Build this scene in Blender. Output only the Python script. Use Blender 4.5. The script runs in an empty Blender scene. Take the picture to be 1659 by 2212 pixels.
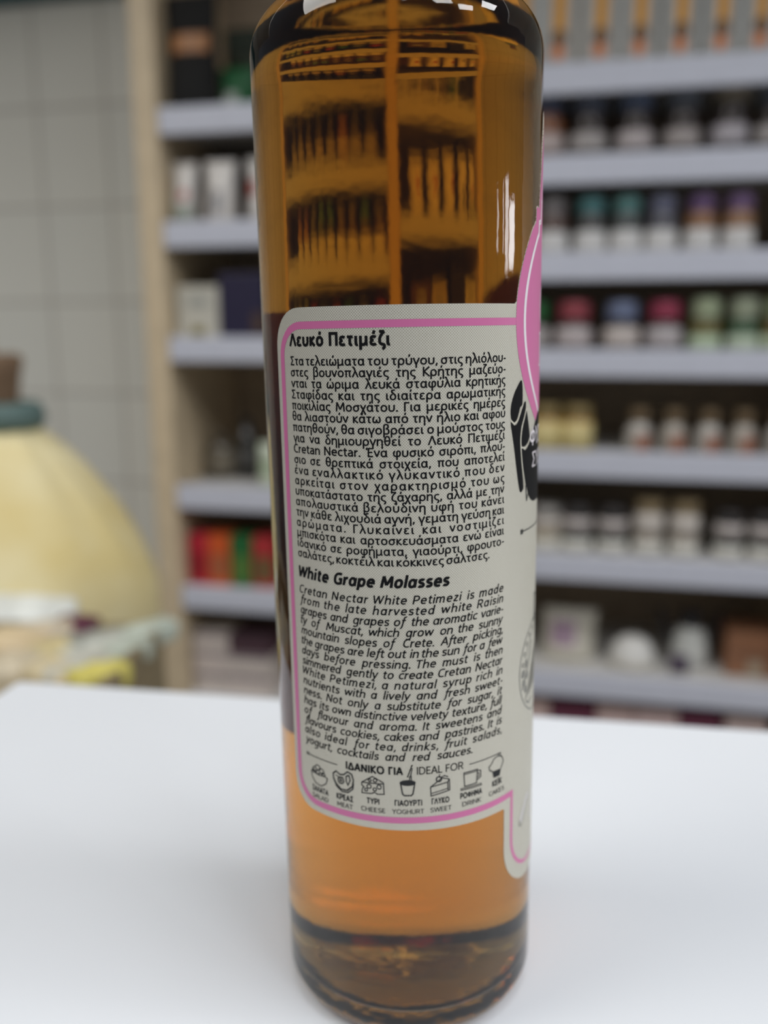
import bpy, bmesh, math, random
from mathutils import Vector, Matrix, Euler

random.seed(7)
S = bpy.context.scene
COL = S.collection
T = 0.9                      # height of the counter top above the floor
CAM_H = T + 0.16209
PITCH = 0.2080
FPX = 1850.0                 # focal length in pixels of the 1659 x 2212 frame

# ------------------------------------------------------------------ camera
cam_data = bpy.data.cameras.new('camera')
cam = bpy.data.objects.new('camera', cam_data)
COL.objects.link(cam)
cam.location = (0, 0, CAM_H)
cam.rotation_euler = (math.pi / 2 - PITCH, 0, 0)
cam_data.sensor_fit = 'VERTICAL'
cam_data.sensor_height = 36.0
cam_data.lens = 36.0 * FPX / 2212
cam_data.clip_start = 0.01
cam_data.dof.use_dof = True
cam_data.dof.focus_distance = 0.173
cam_data.dof.aperture_fstop = cam_data.lens / 4.4
S.camera = cam

# ------------------------------------------------------------------ world, lights, exposure
S.view_settings.view_transform = 'Standard'
S.view_settings.look = 'None'
S.view_settings.gamma = 1.0
S.view_settings.use_curve_mapping = False
S.view_settings.exposure = -0.30
W = bpy.data.worlds.new('shop_air')
S.world = W
W.use_nodes = True
W.node_tree.nodes['Background'].inputs[0].default_value = (0.80, 0.88, 1.0, 1)
W.node_tree.nodes['Background'].inputs[1].default_value = 0.14


def area(name, loc, target, size, size_y, watts, color):
    d = bpy.data.lights.new(name, 'AREA')
    d.shape = 'RECTANGLE'
    d.size, d.size_y = size, size_y
    d.energy = watts
    d.color = color
    o = bpy.data.objects.new(name, d)
    COL.objects.link(o)
    o.location = loc
    o.rotation_euler = (Vector(target) - Vector(loc)).to_track_quat('-Z', 'Y').to_euler()
    return o


for lx in (0.15, 1.15, 2.15):
    for ly in (-1.35, -0.15):
        area('ceiling_lamp', (lx, ly, 2.75), (lx - 0.25, ly + 0.25, 0.9), 0.58, 0.58, {0.15: 9.0, 1.15: 12.5, 2.15: 16.5}[lx], (0.975, 0.985, 1.0))
area('added_wall_light', (-1.4, 0.0, 2.7), (-0.9, 1.5, 0.8), 1.0, 1.2, 29, (1.0, 0.97, 0.92))  # added light, out of view, to brighten the tiled wall at left
area('shop_door_pane', (3.2, 0.60, 1.47), (0.0, 0.2, 1.06), 0.36, 0.24, 3.6, (0.95, 0.97, 1.0))
area('shop_door_pane', (3.2, 0.26, 1.50), (0.0, 0.2, 1.06), 0.20, 0.32, 2.0, (0.95, 0.97, 1.0))
area('shop_door_pane', (3.2, 0.04, 1.53), (0.0, 0.2, 1.06), 0.05, 0.22, 0.25, (0.95, 0.97, 1.0))
area('shop_door_side_light', (3.2, -0.30, 1.52), (0.0, 0.2, 1.06), 0.08, 0.20, 0.4, (0.95, 0.97, 1.0))


# ------------------------------------------------------------------ materials
def mat(name, color, rough=0.6, noise=0.0, nscale=40.0, metallic=0.0, coat=0.0, trans=0.0, color2=None, spec=0.5):
    m = bpy.data.materials.new(name)
    m.use_nodes = True
    nt = m.node_tree
    b = nt.nodes['Principled BSDF']
    b.inputs['Base Color'].default_value = (*color, 1)
    b.inputs['Roughness'].default_value = rough
    b.inputs['Metallic'].default_value = metallic
    b.inputs['Coat Weight'].default_value = coat
    b.inputs['Transmission Weight'].default_value = trans
    b.inputs['Specular IOR Level'].default_value = spec
    if noise or color2:
        tc = nt.nodes.new('ShaderNodeTexCoord')
        n = nt.nodes.new('ShaderNodeTexNoise')
        n.inputs['Scale'].default_value = nscale
        n.inputs['Detail'].default_value = 3
        nt.links.new(tc.outputs['Object'], n.inputs['Vector'])
        r = nt.nodes.new('ShaderNodeValToRGB')
        c2 = color2 or tuple(min(1, c * (1 + noise)) for c in color)
        c1 = color if color2 else tuple(c * (1 - noise) for c in color)
        r.color_ramp.elements[0].position = 0.35
        r.color_ramp.elements[1].position = 0.65
        r.color_ramp.elements[0].color = (*c1, 1)
        r.color_ramp.elements[1].color = (*c2, 1)
        nt.links.new(n.outputs['Fac'], r.inputs['Fac'])
        nt.links.new(r.outputs['Color'], b.inputs['Base Color'])
    return m


_mc = {}


def M(color, rough=0.5, coat=0.0, noise=0.06, kind='paint', metallic=0.0):
    """plain packaging material, one per colour"""
    k = (color, rough, coat, noise, kind, metallic)
    if k not in _mc:
        _mc[k] = mat(kind, color, rough, noise, 60, metallic, coat)
    return _mc[k]


def tile_material():
    m = bpy.data.materials.new('white_wall_tiles')
    m.use_nodes = True
    nt = m.node_tree
    b = nt.nodes['Principled BSDF']
    b.inputs['Roughness'].default_value = 0.35
    tc = nt.nodes.new('ShaderNodeTexCoord')
    mp = nt.nodes.new('ShaderNodeMapping')
    br = nt.nodes.new('ShaderNodeTexBrick')
    br.offset = 0.0
    br.inputs['Color1'].default_value = (0.80, 0.79, 0.72, 1)
    br.inputs['Color2'].default_value = (0.77, 0.77, 0.71, 1)
    br.inputs['Mortar'].default_value = (0.54, 0.52, 0.47, 1)
    br.inputs['Scale'].default_value = 1.0
    br.inputs['Mortar Size'].default_value = 0.004
    br.inputs['Mortar Smooth'].default_value = 0.3
    br.inputs['Brick Width'].default_value = 0.155
    br.inputs['Row Height'].default_value = 0.193
    mp.inputs['Location'].default_value = (0.80, -0.03 - T + 0.193 * 5, 0)
    sx = nt.nodes.new('ShaderNodeSeparateXYZ')
    cx = nt.nodes.new('ShaderNodeCombineXYZ')
    nt.links.new(tc.outputs['Object'], sx.inputs[0])
    nt.links.new(sx.outputs['X'], cx.inputs['X'])
    nt.links.new(sx.outputs['Z'], cx.inputs['Y'])
    nt.links.new(cx.outputs[0], mp.inputs['Vector'])
    nt.links.new(mp.outputs['Vector'], br.inputs['Vector'])
    nt.links.new(br.outputs['Color'], b.inputs['Base Color'])
    return m


def label_material():
    """beige label paper with a fine pattern of little pale rings (UV in millimetres)"""
    m = bpy.data.materials.new('patterned_label_paper')
    m.use_nodes = True
    nt = m.node_tree
    b = nt.nodes['Principled BSDF']
    b.inputs['Roughness'].default_value = 0.5
    b.inputs['Specular IOR Level'].default_value = 0.35
    uv = nt.nodes.new('ShaderNodeUVMap')
    mp = nt.nodes.new('ShaderNodeMapping')
    mp.inputs['Rotation'].default_value = (0, 0, math.radians(45))
    mp.inputs['Scale'].default_value = (2.45, 2.45, 1)
    vo = nt.nodes.new('ShaderNodeTexVoronoi')
    vo.voronoi_dimensions = '2D'
    vo.inputs['Scale'].default_value = 1.0
    vo.inputs['Randomness'].default_value = 0.0
    r = nt.nodes.new('ShaderNodeValToRGB')
    e = r.color_ramp.elements
    gold = (0.38, 0.345, 0.265, 1)
    cream = (0.80, 0.785, 0.70, 1)
    e[0].position = 0.0
    e[0].color = gold
    e[1].position = 0.14
    e[1].color = gold
    for p, c in ((0.22, cream), (0.36, cream), (0.44, gold), (0.7, (0.48, 0.445, 0.355, 1))):
        x = e.new(p)
        x.color = c
    nt.links.new(uv.outputs['UV'], mp.inputs['Vector'])
    nt.links.new(mp.outputs['Vector'], vo.inputs['Vector'])
    nt.links.new(vo.outputs['Distance'], r.inputs['Fac'])
    nt.links.new(r.outputs['Color'], b.inputs['Base Color'])
    g = nt.nodes.new('ShaderNodeValToRGB')
    e = g.color_ramp.elements
    e[0].position, e[0].color = 0.14, (0.55, 0.55, 0.55, 1)
    e[1].position, e[1].color = 0.22, (0, 0, 0, 1)
    for p, c in ((0.36, 0.0), (0.44, 0.55)):
        x = e.new(p)
        x.color = (c, c, c, 1)
    nt.links.new(vo.outputs['Distance'], g.inputs['Fac'])
    nt.links.new(g.outputs['Color'], b.inputs['Metallic'])
    return m


def glass_material(name, ior, color=(1, 1, 1), wave=0.0):
    m = bpy.data.materials.new(name)
    m.use_nodes = True
    nt = m.node_tree
    nt.nodes.remove(nt.nodes['Principled BSDF'])
    g = nt.nodes.new('ShaderNodeBsdfGlass')
    g.inputs['Color'].default_value = (*color, 1)
    g.inputs['Roughness'].default_value = 0.0
    g.inputs['IOR'].default_value = ior
    nt.links.new(g.outputs[0], nt.nodes['Material Output'].inputs['Surface'])
    if wave:
        tc = nt.nodes.new('ShaderNodeTexCoord')
        n = nt.nodes.new('ShaderNodeTexNoise')
        n.inputs['Scale'].default_value = 170
        n.inputs['Detail'].default_value = 2
        bp = nt.nodes.new('ShaderNodeBump')
        bp.inputs['Strength'].default_value = wave
        bp.inputs['Distance'].default_value = 0.0004
        nt.links.new(tc.outputs['Object'], n.inputs['Vector'])
        nt.links.new(n.outputs['Fac'], bp.inputs['Height'])
        nt.links.new(bp.outputs[0], g.inputs['Normal'])
    return m


def syrup_material(name, ior):
    m = glass_material(name, ior)
    nt = m.node_tree
    nt.nodes['Glass BSDF'].inputs['Roughness'].default_value = 0.22
    a = nt.nodes.new('ShaderNodeVolumeAbsorption')
    a.inputs['Color'].default_value = (0.896, 0.671, 0.053, 1)
    a.inputs['Density'].default_value = 76.0
    nt.links.new(a.outputs[0], nt.nodes['Material Output'].inputs['Volume'])
    return m


INK = mat('black_ink', (0.008, 0.008, 0.009), 0.6, spec=0.1)
GREYINK = mat('grey_ink', (0.03, 0.031, 0.032), 0.6, spec=0.1)
PALEINK = mat('pale_grey_ink', (0.22, 0.215, 0.19), 0.5)
PINK = mat('pink_ink', (0.60, 0.155, 0.34), 0.4)
WHITEINK = mat('white_ink', (0.80, 0.74, 0.77), 0.4)
CREAMINK = mat('cream_ink', (0.60, 0.57, 0.47), 0.5)


# ------------------------------------------------------------------ helpers
def tag(o, label=None, cat=None, group=None, kind=None):
    if label:
        o['label'] = label
    if cat:
        o['category'] = cat
    if group:
        o['group'] = group
    if kind:
        o['kind'] = kind
    return o


def link_mesh(name, me, parent=None, m=None):
    o = bpy.data.objects.new(name, me)
    COL.objects.link(o)
    if m and not me.materials:
        me.materials.append(m)
    if parent:
        o.parent = parent
    return o


def mesh_obj(name, verts, faces, m, parent=None, smooth=False):
    me = bpy.data.meshes.new(name)
    me.from_pydata(verts, [], faces)
    me.update()
    if smooth:
        for p in me.polygons:
            p.use_smooth = True
    return link_mesh(name, me, parent, m)


def bm_obj(name, bm, m, parent=None, smooth=False):
    me = bpy.data.meshes.new(name)
    bm.to_mesh(me)
    bm.free()
    if smooth:
        for p in me.polygons:
            p.use_smooth = True
    return link_mesh(name, me, parent, m)


def empty(name, loc, rot=(0, 0, 0)):
    o = bpy.data.objects.new(name, None)
    COL.objects.link(o)
    o.location = loc
    o.rotation_euler = rot
    o.empty_display_size = 0.02
    return o


def bm_box(sx, sy, sz, bev=0.0, cz=None, bm=None, at=(0, 0, 0), rot=None):
    """box sx*sy*sz standing on z=0 (or centred at cz)"""
    out = bm or bmesh.new()
    t = bmesh.new()
    bmesh.ops.create_cube(t, size=1)
    bmesh.ops.scale(t, vec=(sx, sy, sz), verts=t.verts)
    if bev:
        bmesh.ops.bevel(t, geom=list(t.edges), offset=bev, segments=3, affect='EDGES', profile=0.5)
    bmesh.ops.translate(t, vec=(0, 0, sz / 2 if cz is None else cz), verts=t.verts)
    if rot:
        bmesh.ops.rotate(t, cent=(0, 0, 0), matrix=rot, verts=t.verts)
    bmesh.ops.translate(t, vec=at, verts=t.verts)
    me = bpy.data.meshes.new('tmp')
    t.to_mesh(me)
    t.free()
    out.from_mesh(me)
    bpy.data.meshes.remove(me)
    return out


def bm_lathe(profile, segs=32, bm=None, closed=True):
    """profile of (r, z) from bottom axis to top axis"""
    bm = bm or bmesh.new()
    rings = []
    for r, z in profile:
        if r < 1e-7:
            rings.append([bm.verts.new((0, 0, z))])
        else:
            rings.append([bm.verts.new((r * math.cos(2 * math.pi * k / segs), r * math.sin(2 * math.pi * k / segs), z)) for k in range(segs)])
    for a, b in zip(rings, rings[1:]):
        for k in range(segs):
            j = (k + 1) % segs
            if len(a) == 1 and len(b) == 1:
                continue
            if len(a) == 1:
                bm.faces.new((a[0], b[j], b[k]))
            elif len(b) == 1:
                bm.faces.new((a[k], a[j], b[0]))
            else:
                bm.faces.new((a[k], a[j], b[j], b[k]))
    return bm


def arc(cx, cz, r, a0, a1, n):
    return [(cx + r * math.cos(math.radians(a0 + (a1 - a0) * k / n)), cz + r * math.sin(math.radians(a0 + (a1 - a0) * k / n))) for k in range(n + 1)]


# ------------------------------------------------------------------ where the shelving stands
TH = math.radians(12.1)
UX = Vector((math.cos(TH), -math.sin(TH), 0))
WX = Vector((math.sin(TH), math.cos(TH), 0))
SO = Vector((0, 1.4, 0))


def sp(u, w, z):
    """point in the shelving's own frame: u along the front, w back from the front, z above the floor"""
    p = SO + UX * u + WX * w
    return Vector((p.x, p.y, z))


def at(px, py, w):
    """u and z of the spot on the plane w behind the shelf front that shows at a pixel of the photograph"""
    d = Vector(((px - 829.5) / FPX, math.cos(PITCH) + math.sin(PITCH) * (1106 - py) / FPX,
                -math.sin(PITCH) + math.cos(PITCH) * (1106 - py) / FPX))
    c = Vector((0, 0, CAM_H))
    t = (SO + WX * w - c).dot(WX) / d.dot(WX)
    p = c + d * t
    return (p - SO).dot(UX), p.z


SHELF_ROT = (0, 0, -TH)

# ------------------------------------------------------------------ the setting
m_floor = mat('grey_floor_tiles', (0.34, 0.32, 0.29), 0.4, 0.08, 8)
f = bm_obj('floor', bm_box(7, 7, 0.05, at=(0, 0.6, -0.05)), m_floor)
tag(f, kind='structure')
wl = bm_obj('wall_back', bm_box(5.0, 0.08, 3.0, at=(0, 0.04, 0)), tile_material())
wl.location = sp(0, 0.33, 0)
wl.rotation_euler = SHELF_ROT
tag(wl, kind='structure')
cl = bm_obj('shading_soffit', bm_box(5.0, 0.95, 0.06, at=(0, -0.475, 0)), mat('shading_soffit_white', (0.6, 0.58, 0.54), 0.7, 0.03, 5))  # unseen slab added to shade the upper wall and top shelves
cl.location = sp(0, 0.329, T + 1.12)
cl.rotation_euler = SHELF_ROT
tag(cl, kind='structure')
tr = bm_obj('trim_1', bm_box(1.2, 0.03, 0.10, 0.004), mat('teal_trim_paint', (0.045, 0.13, 0.15), 0.4))
tr.location = sp(-1.05, 0.32, T + 0.806)
tr.rotation_euler = SHELF_ROT
tag(tr, kind='structure')

# ------------------------------------------------------------------ the counter
LEAN = -0.01885
BX, BY = 0.00689, 0.20475
BASE = 0.004                 # the foot of the bottle lies this far under its reference point
CROT = (Matrix.Rotation(LEAN, 4, 'Y') @ Matrix.Rotation(-math.radians(11.15), 4, 'Z')).to_euler()
m_counter = mat('white_laminate', (0.83, 0.86, 0.90), 0.42, 0.015, 6)
counter = empty('counter', Vector((BX, BY, T)) + CROT.to_matrix() @ Vector((0, 0, -BASE - 0.0002)), CROT)
tag(counter, 'white laminate shop counter that the amber bottle stands on', 'counter')
CORNER = (-0.1825, 0.4005, T - 0.0077)
# local frame: the far edge lies at local y = yf
Minv = CROT.to_matrix().inverted()
corner = Minv @ (Vector(CORNER) - Vector((BX, BY, T)))
fx, fy = corner.x, corner.y
bm = bm_box(1.5, fy + 0.42, 0.03, 0.003, at=(fx + 0.75, (fy - 0.42) / 2, -0.03))
bm_obj('counter_top', bm, m_counter, counter)
bm = bm_box(1.44, fy + 0.30, 0.80, 0.003, at=(fx + 0.76, (fy - 0.38) / 2, -0.8301))
bm_obj('counter_body', bm, mat('pale_counter_panel', (0.55, 0.55, 0.55), 0.5, 0.03), counter)

# ------------------------------------------------------------------ the bottle
RB = 32.0
bottle = empty('syrup_bottle', (BX, BY, T), (0, LEAN, 0))
tag(bottle, 'glass bottle of amber syrup with a beige and pink text label on the white counter', 'bottle')
m_glass = glass_material('clear_bottle_glass', 1.50, wave=0.12)
m_syrup = syrup_material('amber_syrup', 0.967)
m_syrup_top = syrup_material('amber_syrup_surface', 1.45)

outer = [(0, -1.6), (14, -1.9), (21, -2.9), (24.5, -3.85), (26, -4.0)]
outer += arc(25.5, 2.5, 6.5, -80, 0, 10)
outer += [(32, 8), (32, 14), (32, 60), (32, 110), (32, 160), (32, 200), (32, 217)]
outer += arc(20.5, 219.5, 11.5, 0, 62, 10)
outer += arc(34, 252, 21.5, 243, 182, 8)[0:]
outer += [(12.8, 262), (12.6, 285), (14.2, 286), (14.6, 290), (14.2, 292), (12.5, 293), (12.5, 304), (11.8, 305), (9.6, 305), (9.3, 300), (9.2, 275)]
bm = bm_lathe([(r / 1000, z / 1000) for r, z in outer], 128)
gb = bm_obj('glass_body', bm, m_glass, bottle, True)
gb.data.materials.append(glass_material('knurled_base_glass', 1.50, wave=0.75))
for p in gb.data.polygons:
    if max(gb.data.vertices[i].co.z for i in p.vertices) < -0.0005:
        p.material_index = 1

inner = [(0, 5.4), (10, 4.9), (18, 3.5), (22, 2.3)]
inner += arc(23.9, 7.7, 5.6, -80, 0, 8)
inner += [(29.7, 16), (30.0, 22), (30.2, 60), (30.2, 110), (30.2, 160), (30.2, 200), (30.2, 216.5)]
inner += arc(20.0, 218.8, 10.2, 0, 62, 10)
inner += arc(36, 253, 26.5, 243, 182, 8)
inner += [(9.25, 262), (9.2, 275.0)]
bm = bm_lathe([(r / 1000, z / 1000) for r, z in inner] + [(0, 0.275)], 128)
sy = bm_obj('syrup', bm, m_syrup, bottle, True)
sy.data.materials.append(m_syrup_top)
for p in sy.data.polygons:
    if min(sy.data.vertices[i].co.z for i in p.vertices) > 0.2749:
        p.material_index = 1
        p.use_smooth = False
tag(sy, 'amber syrup filling the bottle')


# ---- flat drawings in millimetres (s around the bottle, h up it), bent round the glass
def bend(bm, rad):
    for v in bm.verts:
        s, h = v.co.x, v.co.y
        t = s / RB
        v.co = Vector((rad * math.sin(t), -rad * math.cos(t), h)) / 1000


def slice_s(bm, step=1.6, smin=-40, smax=145):
    xs = [v.co.x for v in bm.verts]
    lo, hi = min(xs), max(xs)
    k = math.ceil(lo / step)
    while k * step < hi:
        if k * step > lo + 1e-4 and k * step < hi - 1e-4:
            bmesh.ops.bisect_plane(bm, geom=bm.verts[:] + bm.edges[:] + bm.faces[:], plane_co=(k * step, 0, 0), plane_no=(1, 0, 0), dist=1e-6)
        k += 1


def smooth(pts, n=4):
    """closed Catmull-Rom curve through the points"""
    out, m = [], len(pts)
    for i in range(m):
        p0, p1, p2, p3 = (pts[(i + k) % m] for k in (-1, 0, 1, 2))
        for k in range(n):
            t = k / n
            out.append(tuple(0.5 * (2 * b + (c - a) * t + (2 * a - 5 * b + 4 * c - d) * t * t + (3 * b - a - 3 * c + d) * t ** 3) for a, b, c, d in zip(p0, p1, p2, p3)))
    return out


def poly_bm(pts, bm=None):
    out = bm or bmesh.new()
    t = bmesh.new()
    vs = [t.verts.new((x, y, 0)) for x, y in pts]
    fc = t.faces.new(vs)
    fc.normal_update()
    if fc.normal.z < 0:
        fc.normal_flip()
    bmesh.ops.triangulate(t, faces=[fc], ngon_method='EAR_CLIP')
    me = bpy.data.meshes.new('tmp')
    t.to_mesh(me)
    t.free()
    out.from_mesh(me)
    bpy.data.meshes.remove(me)
    return out


def stroke(pts, w, bm=None, closed=False, step=1.2):
    """ribbon of width w along a polyline"""
    bm = bm or bmesh.new()
    P = []
    src = list(pts) + ([pts[0]] if closed else [])
    for a, b in zip(src, src[1:]):
        L = math.hypot(b[0] - a[0], b[1] - a[1])
        n = max(1, int(L / step))
        for k in range(n):
            P.append((a[0] + (b[0] - a[0]) * k / n, a[1] + (b[1] - a[1]) * k / n))
    if not closed:
        P.append(src[-1])
    n = len(P)
    Lv, Rv = [], []
    for i in range(n):
        p0 = P[(i - 1) % n] if (closed or i > 0) else None
        p1 = P[(i + 1) % n] if (closed or i < n - 1) else None
        d0 = Vector((P[i][0] - p0[0], P[i][1] - p0[1])).normalized() if p0 else None
        d1 = Vector((p1[0] - P[i][0], p1[1] - P[i][1])).normalized() if p1 else None
        d0 = d0 or d1
        d1 = d1 or d0
        n0 = Vector((-d0.y, d0.x))
        n1 = Vector((-d1.y, d1.x))
        mm = n0 + n1
        mm = mm.normalized() if mm.length > 1e-6 else n0
        k = min(2.0, 1.0 / max(0.3, mm.dot(n0))) * w / 2
        Lv.append(bm.verts.new((P[i][0] + mm.x * k, P[i][1] + mm.y * k, 0)))
        Rv.append(bm.verts.new((P[i][0] - mm.x * k, P[i][1] - mm.y * k, 0)))
    for i in range(n if closed else n - 1):
        j = (i + 1) % n
        bm.faces.new((Lv[i], Rv[i], Rv[j], Lv[j]))
    return bm


def ell(cx, cy, rx, ry, n=20, a0=0, a1=360):
    m = n if abs(a1 - a0) >= 360 else n + 1
    return [(cx + rx * math.cos(math.radians(a0 + (a1 - a0) * k / n)), cy + ry * math.sin(math.radians(a0 + (a1 - a0) * k / n))) for k in range(m)]


# ---- a drawn sans-serif alphabet: centre lines of each letter, x-height 100, capitals 138 (M, L, Q, C as in SVG; E = ellipse cx cy rx ry)
GL = {
    'a': (92, 'E44 50 29 41 M75 100 L75 0'), 'b': (92, 'M16 150 L16 0 E47 50 29 41'), 'c': (78, 'M72 82 Q64 91 52 91 Q16 91 16 50 Q16 9 52 9 Q64 9 72 18'),
    'd': (92, 'E44 50 29 41 M75 150 L75 0'), 'e': (90, 'M18 51 L76 51 Q76 91 47 91 Q16 91 16 50 Q16 9 52 9 Q64 9 75 17'),
    'f': (56, 'M62 145 Q54 149 48 147 Q32 142 32 116 L32 0 M8 94 L56 94'), 'g': (92, 'E44 50 29 41 M75 100 L75 -8 Q75 -40 44 -40 Q30 -40 18 -34'),
    'h': (92, 'M16 150 L16 0 M16 60 Q24 91 50 91 Q75 91 75 62 L75 0'), 'i': (34, 'M17 100 L17 0 M17 142 L17 120'), 'k': (80, 'M16 150 L16 0 M70 99 L20 52 L74 1'),
    'l': (34, 'M17 150 L17 0'), 'm': (132, 'M16 100 L16 0 M16 60 Q24 91 44 91 Q66 91 66 62 L66 0 M66 60 Q74 91 94 91 Q115 91 115 62 L115 0'),
    'n': (92, 'M16 100 L16 0 M16 60 Q24 91 50 91 Q75 91 75 62 L75 0'), 'o': (96, 'E48 50 32 41'), 'p': (92, 'M16 100 L16 -44 E47 50 29 41'),
    'r': (58, 'M16 100 L16 0 M16 56 Q24 90 54 89'), 's': (76, 'M63 82 Q54 91 40 91 Q17 91 17 73 Q17 58 40 51 Q64 43 64 27 Q64 9 38 9 Q25 9 14 18'),
    't': (60, 'M27 126 L27 32 Q27 8 46 9 L57 12 M6 93 L56 93'), 'u': (92, 'M16 100 L16 38 Q16 9 41 9 Q67 9 75 42 M75 100 L75 0'), 'v': (80, 'M7 100 L40 6 L73 100'),
    'w': (122, 'M7 100 L33 6 L61 94 L89 6 L115 100'), 'x': (78, 'M8 100 L70 0 M70 100 L8 0'), 'y': (80, 'M7 100 L41 4 M74 100 L40 0 Q28 -38 6 -36'), 'z': (76, 'M10 91 L64 91 L12 9 L68 9'),
    'A': (104, 'M7 0 L52 136 L97 0 M24 46 L80 46'), 'C': (98, 'M90 120 Q78 129 62 129 Q16 129 16 69 Q16 9 62 9 Q78 9 90 18'), 'D': (112, 'M17 9 L17 129 L46 129 Q97 129 97 69 Q97 9 46 9 L12 9'),
    'E': (84, 'M74 129 L17 129 L17 9 L76 9 M17 71 L68 71'), 'F': (78, 'M72 129 L17 129 L17 0 M17 70 L66 70'), 'G': (108, 'M92 120 Q78 129 62 129 Q16 129 16 69 Q16 9 62 9 Q80 9 92 17 L92 66 L62 66'),
    'H': (108, 'M17 138 L17 0 M91 138 L91 0 M17 72 L91 72'), 'I': (36, 'M18 138 L18 0'), 'K': (92, 'M17 138 L17 0 M86 138 L22 70 L90 0'), 'L': (78, 'M17 138 L17 9 L74 9'),
    'M': (134, 'M14 0 L22 136 L66 30 L110 136 L120 0'), 'N': (110, 'M17 0 L17 136 L92 4 L92 138'), 'O': (130, 'E65 69 49 60'), 'P': (92, 'M17 0 L17 129 L46 129 Q82 129 82 95 Q82 60 46 60 L17 60'),
    'R': (98, 'M17 0 L17 129 L46 129 Q82 129 82 96 Q82 64 46 64 L17 64 M50 64 L90 0'), 'S': (94, 'M80 120 Q66 129 50 129 Q20 129 20 103 Q20 82 50 71 Q82 60 82 37 Q82 9 48 9 Q30 9 15 20'),
    'T': (94, 'M5 129 L89 129 M47 129 L47 0'), 'U': (108, 'M17 138 L17 50 Q17 9 54 9 Q91 9 91 50 L91 138'), 'W': (146, 'M7 138 L40 6 L73 132 L106 6 L139 138'), 'Y': (94, 'M6 138 L47 66 L88 138 M47 66 L47 0'),
    'Λ': (104, 'M7 0 L52 134 L97 0'), 'Π': (108, 'M17 0 L17 129 L91 129 L91 0'), 'Σ': (92, 'M82 129 L15 129 L54 70 L14 9 L86 9'), 'Γ': (76, 'M72 129 L17 129 L17 0'), 'Δ': (108, 'M9 9 L54 132 L99 9 L4 9'),
    'Φ': (124, 'M62 138 L62 0 E62 69 47 37'), 'Έ': (96, 'M86 129 L30 129 L30 9 L88 9 M30 71 L80 71 M12 140 L4 108'), 'Ϊ': (36, 'M18 138 L18 0 M3 168 L3 150 M33 168 L33 150'),
    'α': (96, 'E44 50 29 41 M75 100 L75 26 Q75 8 90 9'), 'β': (92, 'M17 -44 L17 116 Q17 150 44 150 Q69 150 69 121 Q69 90 40 87 Q77 85 77 47 Q77 9 46 9 Q26 9 17 22'),
    'γ': (82, 'M7 100 L41 2 M76 100 L41 2 L41 -44'), 'δ': (94, 'M72 144 Q58 150 46 146 Q24 138 36 116 Q46 102 64 86 Q79 70 78 48 Q76 9 47 9 Q17 9 17 46 Q17 78 44 84'),
    'ε': (80, 'M68 84 Q58 91 44 91 Q20 91 20 71 Q20 53 46 53 M46 53 Q17 53 17 30 Q17 9 44 9 Q60 9 70 17'), 'ζ': (74, 'M14 141 L66 141 Q17 100 17 50 Q17 14 44 11 Q66 8 66 -10 Q66 -28 44 -38'),
    'η': (92, 'M16 100 L16 0 M16 60 Q24 91 50 91 Q75 91 75 62 L75 -44'), 'θ': (92, 'E46 75 30 66 M16 75 L76 75'), 'ι': (42, 'M17 100 L17 28 Q17 9 32 9 L39 11'),
    'κ': (78, 'M16 100 L16 0 M68 99 L20 52 L72 1'), 'λ': (84, 'M8 146 Q26 152 32 130 L78 0 M44 88 L8 0'), 'μ': (98, 'M16 100 L16 -44 M16 38 Q16 9 41 9 Q67 9 75 42 M75 100 L75 26 Q75 8 91 9'),
    'ν': (80, 'M7 100 L40 6 L73 100'), 'ο': (96, 'E48 50 32 41'), 'π': (98, 'M4 91 L92 91 M25 91 L25 0 M70 91 L70 26 Q70 8 88 9'), 'ρ': (94, 'M16 -44 L16 50 E47 50 31 41'),
    'σ': (98, 'E46 48 30 39 M46 90 L92 90'), 'ς': (78, 'M72 84 Q62 91 50 91 Q16 91 16 52 Q16 20 44 12 Q66 6 66 -12 Q66 -28 46 -38'), 'τ': (74, 'M5 91 L68 91 M35 91 L35 30 Q35 8 52 9 L60 11'),
    'υ': (92, 'M16 100 L16 42 Q16 9 45 9 Q76 9 76 50 L76 100'), 'φ': (110, 'M34 91 Q15 84 15 50 Q15 9 55 9 Q95 9 95 54 Q95 91 73 91 Q55 91 55 66 L55 -44'), 'χ': (78, 'M8 100 L70 -44 M70 100 L8 -44'),
    'ω': (116, 'M34 96 Q15 84 15 46 Q15 9 36 9 Q58 9 58 56 Q58 9 80 9 Q101 9 101 46 Q101 84 82 96'), 'ϊ': (42, 'M17 100 L17 28 Q17 9 32 9 L39 11 M4 142 L4 122 M32 142 L32 122'),
    ' ': (46, ''), '.': (36, 'M18 0 L18 22'), ',': (36, 'M24 22 L12 -22'), '-': (58, 'M10 48 L48 48'), '/': (60, 'M4 -10 L56 150'),
}
for _l, _g in (('Α', 'A'), ('Ε', 'E'), ('Η', 'H'), ('Ι', 'I'), ('Κ', 'K'), ('Μ', 'M'), ('Ν', 'N'), ('Ο', 'O'), ('Ρ', 'P'), ('Τ', 'T'), ('Υ', 'Y')):
    GL[_l] = GL[_g]
for _l, _g, _c in (('ά', 'α', 46), ('έ', 'ε', 44), ('ή', 'η', 46), ('ί', 'ι', 17), ('ό', 'ο', 48), ('ύ', 'υ', 46), ('ώ', 'ω', 58)):
    GL[_l] = (GL[_g][0], GL[_g][1] + ' M%d 152 L%d 117' % (_c + 9, _c - 1))
UPRIGHT_A = (84, 'M66 62 Q66 91 42 91 Q28 91 17 84 M66 62 L66 0 M66 56 Q14 58 14 31 Q14 9 38 9 Q58 9 66 32')
ITALIC_F = (56, 'M66 145 Q58 149 52 147 Q36 142 34 116 L26 0 Q24 -36 2 -38 M10 94 L60 94')


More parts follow.
